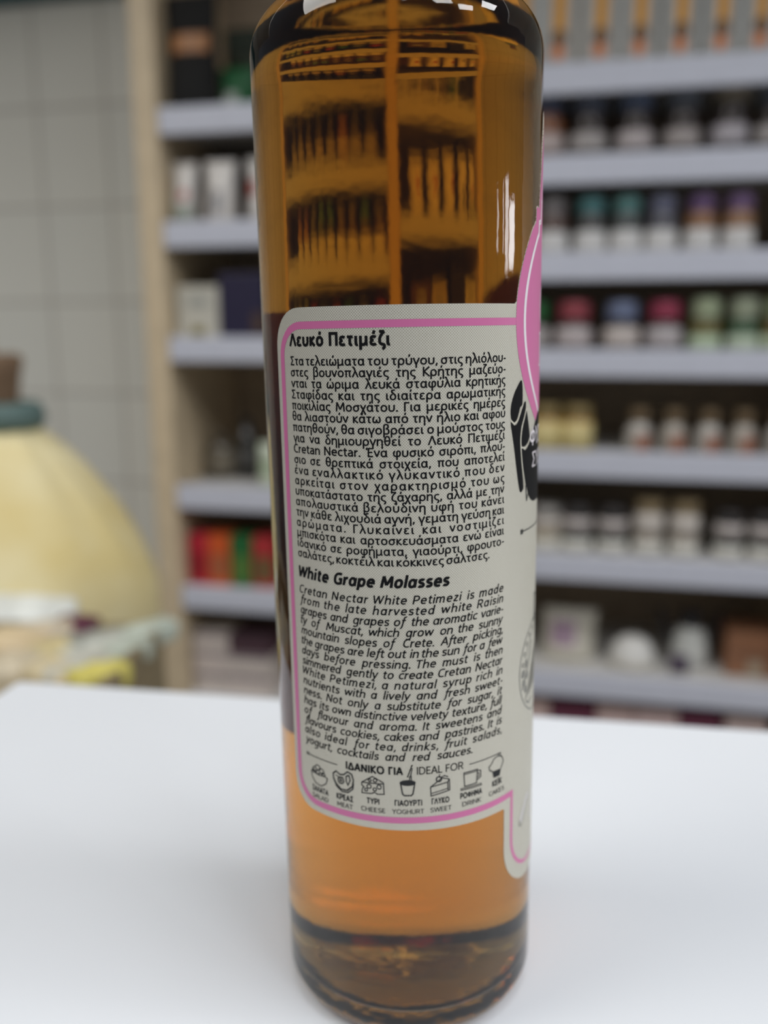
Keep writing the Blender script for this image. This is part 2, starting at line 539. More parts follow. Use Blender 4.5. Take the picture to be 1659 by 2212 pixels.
def glyph_lines(path):
    import re
    out, cur, closed = [], [], []
    tok = re.findall(r'[MLQCE]|-?\d+(?:\.\d+)?', path)
    i, cmd = 0, None
    while i < len(tok):
        if tok[i].isalpha():
            cmd = tok[i]
            i += 1
        if cmd == 'M':
            out.append(([(float(tok[i]), float(tok[i + 1]))], False))
            i += 2
        elif cmd == 'L':
            out[-1][0].append((float(tok[i]), float(tok[i + 1])))
            i += 2
        elif cmd == 'Q':
            x0, y0 = out[-1][0][-1]
            x1, y1, x2, y2 = map(float, tok[i:i + 4])
            for k in range(1, 6):
                t = k / 5
                out[-1][0].append(((1 - t) ** 2 * x0 + 2 * t * (1 - t) * x1 + t * t * x2, (1 - t) ** 2 * y0 + 2 * t * (1 - t) * y1 + t * t * y2))
            i += 4
        elif cmd == 'E':
            cx, cy, rx, ry = map(float, tok[i:i + 4])
            pts = []
            for k in range(20):                      # a slightly squared oval
                a = 2 * math.pi * k / 20
                c, q = math.cos(a), math.sin(a)
                pts.append((cx + rx * math.copysign(abs(c) ** 0.88, c), cy + ry * math.copysign(abs(q) ** 0.88, q)))
            out.append((pts, True))
            i += 4
    return out


_wc = {}


def word_mesh(word, bold=0.0, shear=0.0, spacing=1.0):
    """flat mesh of a word in x-heights; bold = stroke width in hundredths of the x-height"""
    key = (word, bold, shear, round(spacing, 3))
    if key not in _wc:
        t = bmesh.new()
        x = 0.0
        for ch in word:
            adv, path = GL[ch]
            if ch == 'a' and not shear:
                adv, path = UPRIGHT_A
            if ch == 'f' and shear:
                adv, path = ITALIC_F
            w = bold or 19
            if ch == '.':
                w += 4
            for pts, cl in glyph_lines(path):
                pts = [(px + x, py) for px, py in pts]
                if not cl:                           # a sharp corner (M, v, Λ) is drawn as two strokes
                    k = 1
                    while k < len(pts) - 1:
                        d0 = Vector((pts[k][0] - pts[k - 1][0], pts[k][1] - pts[k - 1][1])).normalized()
                        d1 = Vector((pts[k + 1][0] - pts[k][0], pts[k + 1][1] - pts[k][1])).normalized()
                        if d0.dot(d1) < -0.2:
                            stroke(pts[:k + 1], w, t, False, 1e9)
                            pts = pts[k:]
                            k = 0
                        k += 1
                stroke(pts, w, t, cl, 1e9)
            x += adv * spacing + (w - 19) * 0.8
        t.verts.index_update()
        V = [((v.co.x + shear * v.co.y) / 100, v.co.y / 100) for v in t.verts]
        F = [tuple(v.index for v in fc.verts) for fc in t.faces]
        t.free()
        xs = [v[0] for v in V]
        _wc[key] = (V, F, min(xs), max(xs))
    return _wc[key]


def put_word(bm, word, x, y, size, sx, **kw):
    V, F, lo, hi = word_mesh(word, **kw)
    vs = [bm.verts.new((x + (vx - lo) * size * sx, y + vy * size, 0)) for vx, vy in V]
    for fc in F:
        try:
            g = bm.faces.new([vs[i] for i in fc])
            g.normal_update()
            if g.normal.z < 0:
                g.normal_flip()
        except ValueError:
            pass
    return (hi - lo) * size * sx


def block_width(lines, x0, x1, size, bold, shear, gap=0.40):
    """the letter width at which the fullest line of a justified block just fits"""
    best = 9
    for t in lines:
        ws = t.split()
        tot = sum(r[3] - r[2] for r in (word_mesh(w, bold, shear, 1.0) for w in ws))
        best = min(best, ((x1 - x0) / size - 0) / (tot + gap * (len(ws) - 1)))
    return best


def put_line(bm, text, x0, x1, y, size, sx, bold=0.0, shear=0.0):
    ws = text.split()
    total = lambda s: sum(r[3] - r[2] for r in (word_mesh(w, bold, shear, s) for w in ws)) * size * sx
    sc = 1.0
    for sc in (1.0, 1.03, 1.06, 1.10, 1.14, 1.18):
        gap = ((x1 - x0) - total(sc)) / max(1, len(ws) - 1)
        if gap < 0.85 * size * sx:
            break
    x = x0
    for w in ws:
        r = word_mesh(w, bold, shear, sc)
        put_word(bm, w, x, y, size, sx, bold=bold, shear=shear, spacing=sc)
        x += (r[3] - r[2]) * size * sx + gap


def fit_word(bm, text, x0, x1, y, size, bold=0.0, shear=0.0):
    V, F, lo, hi = word_mesh(text, bold, shear, 1.0)
    put_word(bm, text, x0, y, size, (x1 - x0) / ((hi - lo) * size), bold=bold, shear=shear, spacing=1.0)


# ---- the label paper
SC = 58.5                    # where the middle of the front of the label lies


def mirror(pts):
    return [(2 * SC - x, y) for x, y in reversed(pts)]


spire = [(SC, 213.0), (52.5, 211.8), (47.5, 208.6), (44.2, 205.4), (42.0, 201.8), (40.7, 198.2), (39.6, 194.2), (38.7, 190.4), (38.2, 187.5), (37.8, 187.1), (37.5, 187.5), (36.4, 187.6), (35.9, 187.2), (35.6, 184.4)]
EA, EB = 32.0, 29.5          # half width and half height of the oval emblem
oval = lambda a, k=0.0: (SC + (EA - k) * math.cos(math.radians(a)), 164.2 + (EB - k) * math.sin(math.radians(a)))
circ_l = [oval(a) for a in [138.5 + k * 2.6 for k in range(0, 14)]]
half = spire + [p for p in circ_l if p[1] > 168.4 and p[1] < 183.6] + [(26.7, 167.7), (26.1, 167.3)]
half += arc(-23.4, 159.3, 8.0, 90, 180, 10) + arc(-24.4, 60.2, 7.0, 180, 270, 10)
half += [(24.0, 52.6), (24.3, 52.2), (24.4, 41.4)] + arc(36.4, 41.4, 12.0, 180, 270, 10) + [(SC, 29.4)]
outline = half + mirror(half)[1:-1]
bm = poly_bm(outline)
slice_s(bm)
uvl = bm.loops.layers.uv.new('UVMap')
for fc in bm.faces:
    for lp in fc.loops:
        lp[uvl].uv = (lp.vert.co.x, lp.vert.co.y)
bend(bm, RB + 0.04)
bmesh.ops.recalc_face_normals(bm, faces=bm.faces)
label = bm_obj('label', bm, label_material(), bottle)
if label.data.polygons[0].normal.xy.dot(label.data.polygons[0].center.xy) < 0:
    label.data.flip_normals()
so = label.modifiers.new('paper_thickness', 'SOLIDIFY')
so.thickness = 0.00012
so.offset = 1
R0, R1, R2, R3 = RB + 0.19, RB + 0.21, RB + 0.23, RB + 0.25


def printed(name, bm, m, rad, lab=None):
    bend(bm, rad)
    o = bm_obj(name, bm, m, label)
    me = o.data
    bad = sum(1 for p in me.polygons if p.normal.x * p.center.x + p.normal.y * p.center.y < 0)
    if bad > len(me.polygons) / 2:
        me.flip_normals()
    if lab:
        o['label'] = lab
    return o


# pink frame line
path = [(26.6, 163.7)] + arc(-22.9, 157.3, 6.4, 90, 180, 10) + arc(-22.9, 61.8, 6.4, 180, 270, 10) + [(27.25, 55.4)]
bm = stroke(path, 1.5)
tongue = [(27.25, 54.6), (27.25, 43.2)] + arc(37.2, 43.2, 9.95, 180, 270, 10) + [(SC, 33.25)]
stroke([(27.25, 56.15), (27.25, 54.6)] + tongue[1:] + mirror(tongue)[1:] + [(2 * SC - 27.25, 56.15)], 0.95, bm)
stroke(mirror(path), 1.5, bm)
printed('pink_border', bm, PINK, R0, 'pink frame line round the edge of the label')

# pink emblem on the front
em = [(SC, 212.8)] + [(x + 0.12, y - 0.15) for x, y in spire[1:]] + [(x + .1, y) for x, y in circ_l if y < 183.6]
em += [oval(a, 0.1) for a in range(176, 270, 4)] + [oval(270, 0.1)]
em2 = em + mirror(em)[1:-1]
bm = poly_bm(em2)
slice_s(bm)
printed('pink_emblem', bm, PINK, R0 + 0.01, 'pink round emblem with a pointed crown')
bm = bmesh.new()
ringp = [oval(a, 3.6) for a in range(139, 250, 3)]
ringp = [(41.3, 189.5), (40.4, 184.8), (38.4, 184.4), (38.2, 182.0)] + ringp
stroke(ringp, 1.0, bm)
stroke(mirror(ringp), 1.0, bm)
stroke([(44.4, 199.4), (42.0, 193.4), (40.6, 188.6)], 0.55, bm)
stroke(mirror([(44.4, 199.4), (42.0, 193.4), (40.6, 188.6)]), 0.55, bm)
# first letters of the name on the emblem
stroke(ell(45.6, 167.2, 4.3, 4.2, 18, 40, 320), 0.8, bm)
stroke([(41.6, 161.2), (41.6, 154.2)], 0.8, bm)
stroke([(40.9, 161.1), (42.6, 161.1), (46.4, 154.4), (46.4, 161.1)], 0.6, bm)
stroke([(40.7, 154.1), (42.6, 154.1)], 0.5, bm)
printed('emblem_lines', bm, WHITEINK, R1 + 0.01, 'white ring and white letters on the pink emblem')

# black ribbon
bm = poly_bm(smooth([(29.2, 151.3), (27.2, 150.0), (25.6, 147.6), (25.0, 145.2), (25.3, 143.4), (26.4, 142.6), (27.6, 143.6), (28.6, 145.6), (29.6, 146.6)]))
poly_bm(smooth([(25.1, 142.6), (26.2, 142.0), (27.4, 142.3), (28.6, 143.8), (29.8, 146.0), (31.0, 146.8), (31.2, 145.6), (30.4, 143.6), (29.2, 141.4), (28.8, 138.6), (29.0, 136.0), (29.6, 132.6), (30.6, 128.2), (30.2, 127.3), (29.4, 127.0), (28.7, 127.8), (27.6, 131.8), (26.4, 137.2)]), bm)
poly_bm(smooth([(31.7, 144.6), (33.6, 138.9), (32.4, 137.6), (31.0, 137.0), (29.6, 137.2), (29.4, 139.0), (30.0, 141.4), (31.0, 143.4)]), bm)
poly_bm(smooth([(29.5, 136.6), (31.0, 136.1), (32.6, 136.8), (34.6, 138.6), (37.0, 141.2), (40.0, 143.4), (44.0, 144.6), (46.0, 144.6), (46.0, 124.0), (42.0, 123.6), (38.6, 123.6), (36.0, 124.0), (33.9, 125.2), (32.2, 127.8), (30.6, 131.6)]), bm)
slice_s(bm)
printed('black_ribbon', bm, INK, R1 + 0.02, 'black ribbon banner below the pink emblem')
bm = stroke([(25.0, 143.2), (26.3, 142.3), (27.5, 142.8), (28.7, 144.6), (29.9, 146.4)], 0.36)
stroke([(31.6, 145.4), (30.6, 143.4), (29.4, 141.2), (29.0, 138.8), (29.2, 136.6)], 0.36, bm)
stroke([(29.3, 136.9), (31.0, 136.5), (32.5, 137.2), (33.8, 138.6)], 0.36, bm)
stroke([(29.2, 136.6), (29.7, 133.4), (30.6, 130.2), (31.4, 128.2)], 0.36, bm)
printed('ribbon_folds', bm, CREAMINK, R2 + 0.01, 'cream fold lines on the black ribbon')
bm = bmesh.new()
fit_word(bm, 'ΦΥΣ', 33.7, 44.0, 136.6, 3.0, bold=17)
fit_word(bm, 'ΣΥΣ', 35.4, 44.4, 131.6, 2.6, bold=15)
printed('ribbon_lettering', bm, WHITEINK, R2 + 0.02, 'white letters on the black ribbon')

# thin lettering, arrow rule, vine medallion and leaf on the front
bm = bmesh.new()
fit_word(bm, 'White', 31.3, 50.0, 124.3, 3.9, bold=9, shear=0.12)
for x in (31.2, 34.6):
    stroke([(x - 0.2, 129.8), (x + 1.7, 129.8)], 0.25, bm)
stroke([(29.9, 117.9), (35, 117.9), (SC, 117.9)], 0.28, bm)
for k in range(3):
    stroke([(29.7 + k * 0.45, 118.5), (29.7 + k * 0.45, 117.3)], 0.28, bm)
stroke([(40.1, 100.6), (40.1, 94.5)], 0.5, bm)
stroke([(39.4, 100.7), (41.2, 100.7), (44.0, 99.4), (44.4, 97.5), (44.0, 95.6), (41.2, 94.4), (39.2, 94.4)], 0.3, bm)
printed('front_lettering', bm, GREYINK, R1, 'thin dark lettering on the front of the label')
bm = bmesh.new()
MC = (42.0, 83.5)
stroke(ell(MC[0], MC[1], 11.9, 11.9, 48), 0.35, bm, True)
stroke(ell(MC[0], MC[1], 9.0, 9.0, 36, 60, 200), 0.25, bm)
for k in range(9):
    a = 70 + k * 14
    x, y = MC[0] + 10.4 * math.cos(math.radians(a)), MC[1] + 10.4 * math.sin(math.radians(a))
    stroke(ell(x, y, 0.45, 0.5, 8), 0.28, bm, True)
for k in range(12):
    stroke([(33.6 + k * 1.1, 76.4 + k * 0.3), (37.2 + k * 1.1, 82.0 + k * 0.55), (40.4 + k * 1.0, 87.0 + k * 0.4)], 0.36, bm)
for x, y in ((32.0, 83.4), (32.4, 81.0), (33.8, 85.4), (33.6, 79.2), (34.6, 82.4)):
    poly_bm(ell(x, y, 0.85, 1.0, 12), bm)
stroke([(31.6, 79.6), (34.4, 83.4), (37.8, 90.0)], 0.6, bm)
stroke([(34.0, 76.0), (36.0, 74.8), (38.2, 75.4)], 0.5, bm)
slice_s(bm)
printed('vine_medallion', bm, PALEINK, R1, 'pale grey round medallion engraved with a vine')
bm = stroke([(31.7, 45.6), (32.6, 47.0), (34.4, 49.6), (36.6, 51.0)], 1.3)
stroke([(38.0, 43.6), (38.6, 47.0), (40.6, 50.0)], 1.0, bm)
slice_s(bm)
printed('silver_leaf', bm, mat('silver_foil', (0.72, 0.68, 0.66), 0.3, metallic=0.3), R1, 'shiny silver curl near the foot of the label')
bm = stroke([(31.2, 46.2), (31.1, 44.9), (31.9, 44.4), (33.0, 45.6), (34.6, 48.4), (37.0, 50.4)], 0.32)
printed('leaf_outline', bm, PALEINK, R1 + 0.005)

# ---- the body text
X0, X1 = -26.5, 23.2
GREEK = ['Στα τελειώματα του τρύγου, στις ηλιόλου-', 'στες βουνοπλαγιές της Κρήτης μαζεύο-', 'νται τα ώριμα λευκά σταφύλια κρητικής',
         'Σταφίδας και της ιδιαίτερα αρωματικής', 'ποικιλίας Μοσχάτου. Για μερικές ημέρες', 'θα λιαστούν κάτω από την ήλιο και αφού',
         'πατηθούν, θα σιγοβράσει ο μούστος τους', 'για να δημιουργηθεί το Λευκό Πετιμέζι', 'Cretan Nectar. Ένα φυσικό σιρόπι, πλού-',
         'σιο σε θρεπτικά στοιχεία, που αποτελεί', 'ένα εναλλακτικό γλυκαντικό που δεν', 'αρκείται στον χαρακτηρισμό του ως',
         'υποκατάστατο της ζάχαρης, αλλά με την', 'απολαυστικά βελούδινη υφή του κάνει', 'την κάθε λιχουδιά αγνή, γεμάτη γεύση και',
         'αρώματα. Γλυκαίνει και νοστιμίζει', 'μπισκότα και αρτοσκευάσματα ενώ είναι', 'ιδανικό σε ροφήματα, γιαούρτι, φρουτο-',
         'σαλάτες, κοκτέιλ και κόκκινες σάλτσες.']
ENGLISH = ['Cretan Nectar White Petimezi is made', 'from the late harvested white Raisin', 'grapes and grapes of the aromatic varie-',
           'ty of Muscat, which grow on the sunny', 'mountain slopes of Crete. After picking,', 'the grapes are left out in the sun for a few',
           'days before pressing. The must is then', 'simmered gently to create Cretan Nectar', 'White Petimezi, a natural syrup rich in',
           'nutrients with a lively and fresh sweet-', 'ness. Not only a substitute for sugar, it', 'has its own distinctive velvety texture, full',
           'of flavour and aroma. It sweetens and', 'flavours cookies, cakes and pastries. It is', 'also ideal for tea, drinks, fruit salads,',
           'yogurt, cocktails and red sauces.']
bm = bmesh.new()
fit_word(bm, 'Λευκό Πετιμέζι', X0, -2.6, 159.5, 1.90, bold=30)
printed('greek_heading', bm, INK, R1, 'bold black Greek heading')
bm = bmesh.new()
sx = block_width(GREEK[:-1], X0, X1, 1.36, 20, 0)
for i, t in enumerate(GREEK):
    put_line(bm, t, X0 + 0.1, 18.9 if i == len(GREEK) - 1 else X1, 155.55 - i * 2.306, 1.36, sx, 20)
printed('greek_text', bm, INK, R1, 'black Greek paragraph')
bm = bmesh.new()
fit_word(bm, 'White Grape Molasses', X0 + 0.1, 9.2, 109.4, 1.86, bold=31, shear=0.19)
printed('english_heading', bm, INK, R1, 'bold slanted English heading')
bm = bmesh.new()
sx = block_width(ENGLISH[:-1], X0, X1, 1.38, 20, 0.19)
for i, t in enumerate(ENGLISH):
    put_line(bm, t, X0 + 0.1, 14.6 if i == len(ENGLISH) - 1 else X1, 105.75 - i * 2.397, 1.38, sx, 20, 0.19)
printed('english_text', bm, INK, R1, 'black slanted English paragraph')

bm = bmesh.new()
fit_word(bm, 'ΙΔΑΝΙΚΟ ΓΙΑ', -14.6, -1.4, 66.5, 1.32, bold=30)
stroke([(-0.5, 65.9), (0.6, 68.9)], 0.26, bm)
fit_word(bm, 'IDEAL FOR', 1.6, 12.3, 66.5, 1.32, bold=18)
printed('ideal_for_heading', bm, INK, R1)
for xs, ys, ticks in (((-26.0, -16.8), (67.0, 66.9), (-26.1, -25.5)), ((13.8, 22.8), (67.2, 67.4), (22.2, 22.8))):
    bm = stroke(list(zip(xs, ys)), 0.2)
    for x in ticks:
        stroke([(x, 67.5), (x, 66.6)], 0.26, bm)
    printed('arrow_rule', bm, GREYINK, R1)

# ---- the seven little drawings
def icon(name, bm):
    printed(name, bm, GREYINK, R1)


LW = 0.24
bm = stroke([(-24.8, 63.0), (-24.5, 61.6), (-23.4, 60.4), (-21.6, 60.2), (-20.2, 61.2), (-19.7, 62.6), (-20.6, 62.9), (-22.2, 62.7), (-24.8, 63.1)], LW)
for x, y, r in ((-23.6, 63.8, .7), (-22.6, 64.5, .8), (-21.5, 63.9, .8), (-22.6, 63.4, .6), (-24.0, 63.3, .5), (-20.9, 63.3, .5)):
    stroke(ell(x, y, r, r * .8, 10), LW, bm, True)
icon('salad_icon', bm)
bm = stroke([(-18.0, 64.6), (-17.2, 65.3), (-16.2, 64.7), (-15.2, 64.9), (-14.2, 65.8), (-13.2, 65.4), (-12.8, 64.0), (-13.1, 62.4), (-14.4, 61.2), (-16.0, 61.1), (-17.3, 62.2), (-18.0, 63.6)], 0.34, None, True)
stroke([(-18.0, 63.4), (-17.2, 61.6), (-15.8, 60.6), (-14.2, 60.7), (-13.0, 61.8), (-12.8, 63.2)], 0.3, bm)
stroke(ell(-16.0, 63.3, .75, .8, 12), 0.3, bm, True)
stroke(ell(-16.0, 63.3, .25, .3, 8), 0.25, bm, True)
stroke([(-14.6, 64.6), (-13.9, 65.0), (-13.6, 63.8), (-14.2, 62.5), (-14.6, 63.4)], 0.3, bm, True)
stroke([(-17.3, 64.3), (-16.2, 63.9), (-15.4, 64.2)], 0.22, bm)
icon('meat_icon', bm)
bm = stroke([(-10.8, 64.0), (-8.3, 65.7), (-5.8, 64.4), (-5.7, 61.6), (-7.2, 61.5), (-7.9, 61.9), (-8.6, 61.5), (-10.8, 61.4), (-10.7, 62.4), (-10.3, 62.9), (-10.8, 63.3)], LW, None, True)
stroke([(-10.8, 64.0), (-5.7, 64.1)], LW, bm)
for x, y, r in ((-9.1, 63.2, .5), (-6.8, 63.3, .5), (-9.8, 62.3, .35), (-7.8, 62.6, .38), (-8.9, 64.7, .33), (-7.7, 64.8, .42)):
    stroke(ell(x, y, r, r, 10), LW, bm, True)
icon('cheese_icon', bm)
bm = stroke([(-2.0, 64.4), (-1.6, 61.9), (-1.2, 61.5), (0.3, 61.5), (0.7, 61.9), (1.1, 64.4)], 0.32)
poly_bm(ell(-0.45, 64.5, 1.65, 0.5, 20), bm)
stroke(ell(-0.45, 64.55, 1.65, 0.55, 20), 0.28, bm, True)
stroke([(-0.1, 64.6), (0.05, 66.2), (0.35, 66.2), (0.4, 64.6)], 0.24, bm)
stroke([(0.2, 66.2), (0.6, 68.1)], 0.24, bm)
icon('yoghurt_icon', bm)
bm = stroke([(4.6, 63.3), (7.2, 65.2), (8.9, 64.7), (9.0, 62.0), (4.7, 61.1), (4.6, 63.3), (8.5, 64.0), (8.6, 62.1)], LW)
stroke([(4.7, 61.7), (8.6, 62.5)], 0.2, bm)
stroke([(8.9, 64.7), (8.5, 64.0)], LW, bm)
stroke(ell(6.5, 65.0, .6, .6, 12), 0.3, bm, True)
stroke([(6.5, 65.6), (6.7, 66.2)], 0.2, bm)
stroke([(7.1, 65.4), (7.8, 65.7), (8.6, 65.3)], 0.25, bm)
icon('sweet_icon', bm)
bm = stroke([(12.4, 65.4), (15.9, 65.5), (15.7, 62.2), (12.6, 62.1)], LW, None, True)
stroke([(12.4, 65.0), (15.8, 65.1)], 0.2, bm)
stroke([(15.9, 65.2), (16.8, 65.0), (16.8, 63.4), (15.8, 62.9)], LW, bm)
stroke([(15.9, 64.6), (16.3, 64.5), (16.3, 63.7), (15.8, 63.5)], 0.2, bm)
stroke([(11.7, 61.7), (17.0, 61.7), (17.0, 61.3), (11.7, 61.3)], 0.2, bm, True)
icon('drink_icon', bm)
bm = stroke([(20.3, 63.6), (19.4, 64.0), (19.2, 65.0), (20.0, 65.5), (20.6, 66.5), (22.0, 66.9), (23.3, 66.3), (23.8, 65.1), (23.3, 63.9), (22.9, 63.5)], LW)
poly_bm([(20.2, 63.5), (23.0, 63.4), (22.6, 61.8), (20.6, 61.8)], bm)
icon('cake_icon', bm)
bm = bmesh.new()
for t, a, b, y in (('ΣΑΛΑΤΑ', -24.6, -19.6, 58.35), ('ΚΡΕΑΣ', -17.3, -13.0, 58.55), ('ΤΥΡΙ', -9.7, -6.8, 59.0), ('ΓΙΑΟΥΡΤΙ', -3.4, 2.7, 59.0), ('ΓΛΥΚΟ', 4.8, 8.9, 59.1), ('ΡΟΦΗΜΑ', 11.5, 17.2, 59.2), ('ΚΕΪΚ', 20.2, 23.4, 59.7)):
    fit_word(bm, t, a, b, y, 1.0, bold=30)
for t, a, b, y in (('SALAD', -24.6, -19.7, 56.6), ('MEAT', -17.2, -13.1, 56.75), ('CHEESE', -11.1, -5.5, 57.0), ('YOGHURT', -4.0, 3.1, 57.0), ('SWEET', 4.5, 9.4, 57.1), ('DRINK', 12.0, 17.0, 57.2), ('CAKES', 19.2, 24.2, 57.6)):
    fit_word(bm, t, a, b, y, 0.82, bold=17)
printed('icon_captions', bm, GREYINK, R1)

# ------------------------------------------------------------------ the shelving unit
m_wood = mat('beige_shelf_wood', (0.64, 0.52, 0.355), 0.5, 0.06, 30)
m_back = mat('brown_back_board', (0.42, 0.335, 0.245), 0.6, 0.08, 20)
m_board = mat('pale_shelf_board', (0.60, 0.585, 0.56), 0.5, 0.03)
m_rail = mat('grey_white_price_rail', (0.60, 0.62, 0.71), 0.4, 0.02)
unit = empty('shelving_unit', SO, SHELF_ROT)
tag(unit, 'tall beige wooden shop shelving with grey-white price rails against the tiled wall', 'shelving')
DEP = 0.30
for u in (-0.3945, 0.040, 0.690):
    bm_obj('upright', bm_box(0.041, DEP, 1.78, 0.002, at=(u, DEP / 2, 0)), m_wood, unit)
bm_obj('back_panel', bm_box(1.124, 0.014, 1.76, at=(0.148, DEP - 0.001, 0.01)), m_back, unit)
bm_obj('top_board', bm_box(1.126, DEP, 0.025, 0.002, at=(0.148, DEP / 2, 1.78)), m_wood, unit)
LROW = [0.514, 0.339, 0.153, -0.102, -0.286, -0.495]
RROW = [0.542, 0.417, 0.279, 0.135, -0.022, -0.192, -0.393, -0.59]
LZ, RZ = [T + z - 0.0034 for z in LROW], [T + z - 0.0034 for z in RROW]
for rows, u0, u1 in ((LROW, -0.374, 0.0195), (RROW, 0.0605, 0.6695)):
    for z in rows:
        b = bm_obj('shelf_board', bm_box(u1 - u0 - 0.002, DEP - 0.022, 0.02, 0.001, at=((u0 + u1) / 2, 0.013 + (DEP - 0.022) / 2, T + z - 0.024)), m_board, unit)
        bm_obj('price_rail', bm_box(u1 - u0 - 0.002, 0.012, 0.042, 0.003, at=((u0 + u1) / 2, 0.007, T + z - 0.042)), m_rail, b)


# ------------------------------------------------------------------ goods
def place(o, u, w, z, yaw=0.0):
    o.location = sp(u, w, z)
    o.rotation_euler = (0, 0, -TH + yaw)
    return o


def jar(name, label, cat, group, u, w, z, dia, h, lid_h, body, lid, paper=None, band=(0.12, 0.6), neck=0.86, lid_r=0.92):
    """glass jar with contents, a lid and a paper band"""
    r = dia / 2
    root = place(empty(name, (0, 0, 0)), u, w, z, random.uniform(-0.3, 0.3))
    tag(root, label, cat, group)
    hb = h - lid_h
    bm = bm_lathe([(0, 0.001), (r * .86, 0), (r * .97, .004), (r, .010), (r, hb * .80), (r * .97, hb * .88), (r * neck, hb * .95), (r * neck, hb), (0, hb)], 28)
    bm_obj('body', bm, M(body, 0.28, 0.15, 0.12, 'filled_glass'), root, True)
    lr = r * lid_r
    bm = bm_lathe([(0, hb - .001), (lr, hb - .001), (lr, hb + lid_h * .84), (lr * .95, h - .0005), (lr * .86, h), (lr * .80, h - .0012), (0, h - .0012)], 28)
    bm_obj('lid', bm, M(lid, 0.32, 0.2, 0.04, 'lid_paint'), root, True)
    if paper:
        a, b = band
        bm = bm_lathe([(r + .0005, hb * a), (r + .0008, hb * a), (r + .0008, hb * b), (r + .0005, hb * b)], 28)
        bm_obj('paper_label', bm, M(paper, 0.6, 0, 0.05, 'label_paper'), root, True)
    return root


def carton(name, label, cat, group, u, w, z, sx, sy, sz, col, panel=None, prect=(0.1, 0.9, 0.2, 0.8), bev=0.002, yaw=0.0, flap=True):
    """card box with a printed panel on its front; panel rect in fractions (x0, x1, z0, z1)"""
    root = place(empty(name, (0, 0, 0)), u, w, z, yaw)
    tag(root, label, cat, group)
    bm_obj('body', bm_box(sx, sy, sz, bev), M(col, 0.45, 0.1, 0.04, 'printed_card'), root)
    for pn, pc, (x0, x1, z0, z1) in (panel or []):
        bm_obj(pn, bm_box((x1 - x0) * sx, 0.0008, (z1 - z0) * sz, 0, at=(((x0 + x1) / 2 - .5) * sx, -sy / 2 - .0004, z0 * sz)), M(pc, 0.5, 0, 0.05, 'print'), root)
    return root


def pouch(name, label, cat, group, u, w, z, sx, sy, sz, col, panels=(), yaw=0.0, noise=0.05):
    """stand-up pouch: full at the foot, pinched flat at the top seam"""
    root = place(empty(name, (0, 0, 0)), u, w, z, yaw)
    tag(root, label, cat, group)
    bm = bmesh.new()
    nz, nx = 12, 10
    rows = []
    for side in (-1, 1):
        g = []
        for i in range(nz + 1):
            t = i / nz
            bulge = sy / 2 * max(0.03, (1 - t ** 2.2) * (0.75 + 0.25 * math.sin(math.pi * min(1, t * 1.6 + .25))))
            row = []
            for k in range(nx + 1):
                s = k / nx * 2 - 1
                wd = sx / 2 * (1 - 0.06 * math.sin(math.pi * t))
                row.append(bm.verts.new((s * wd, side * bulge * (1 - abs(s) ** 3 * .92), t * sz)))
            g.append(row)
        rows.append(g)
    for gi, g in enumerate(rows):
        for i in range(nz):
            for k in range(nx):
                q = (g[i][k], g[i][k + 1], g[i + 1][k + 1], g[i + 1][k])
                bm.faces.new(q if gi == 0 else q[::-1])
    for k in range(nx):
        bm.faces.new((rows[0][0][k + 1], rows[0][0][k], rows[1][0][k], rows[1][0][k + 1]))
        bm.faces.new((rows[0][nz][k], rows[0][nz][k + 1], rows[1][nz][k + 1], rows[1][nz][k]))
    for i in range(nz):
        bm.faces.new((rows[0][i][0], rows[0][i + 1][0], rows[1][i + 1][0], rows[1][i][0]))
        bm.faces.new((rows[0][i + 1][nx], rows[0][i][nx], rows[1][i][nx], rows[1][i + 1][nx]))
    bm_obj('bag', bm, M(col, 0.4 if max(col) > 0.05 else 0.85, 0.2 if max(col) > 0.05 else 0.0, noise, 'foil_bag'), root, True)
    for pn, pc, (x0, x1, z0, z1) in panels:
        n = 8
        vs, fs = [], []
        for i in range(n + 1):
            t = z0 + (z1 - z0) * i / n
            bulge = sy / 2 * max(0.03, (1 - t ** 2.2) * (0.75 + 0.25 * math.sin(math.pi * min(1, t * 1.6 + .25))))
            for k in range(n + 1):
                s = (x0 + (x1 - x0) * k / n) * 2 - 1
                wd = sx / 2 * (1 - 0.06 * math.sin(math.pi * t))
                vs.append((s * wd, -bulge * (1 - abs(s) ** 3 * .92) - .0009, t * sz))
        for i in range(n):
            for k in range(n):
                a = i * (n + 1) + k
                fs.append((a, a + 1, a + n + 2, a + n + 1))
        mesh_obj(pn, vs, fs, M(pc, 0.45, 0, 0.05, 'print'), root, True)
    return root


def span(x0, x1, y, w):
    """u centre and width of what shows between two pixels on the plane w"""
    a, b = at(x0, y, w)[0], at(x1, y, w)[0]
    u, wd = (a + b) / 2, abs(b - a)
    lo, hi = (-0.3735, 0.0190) if u < 0.04 else (0.0610, 0.6690)
    m = wd / 2 + 0.0035
    return min(max(u, lo + m), hi - m), wd


def height(px, py, w, zs):
    return at(px, py, w)[1] - zs


BLUEGREY, TEAL, PURPLE, RED, BLUE = (0.13, 0.16, 0.24), (0.10, 0.26, 0.27), (0.20, 0.12, 0.26), (0.36, 0.05, 0.085), (0.16, 0.20, 0.33)
GREEN, PALE, DARK, WHITE = (0.42, 0.52, 0.30), (0.40, 0.37, 0.36), (0.025, 0.016, 0.014), (0.72, 0.71, 0.68)
ORD = ['first', 'second', 'third', 'fourth', 'fifth', 'sixth', 'seventh', 'eighth', 'ninth', 'tenth']

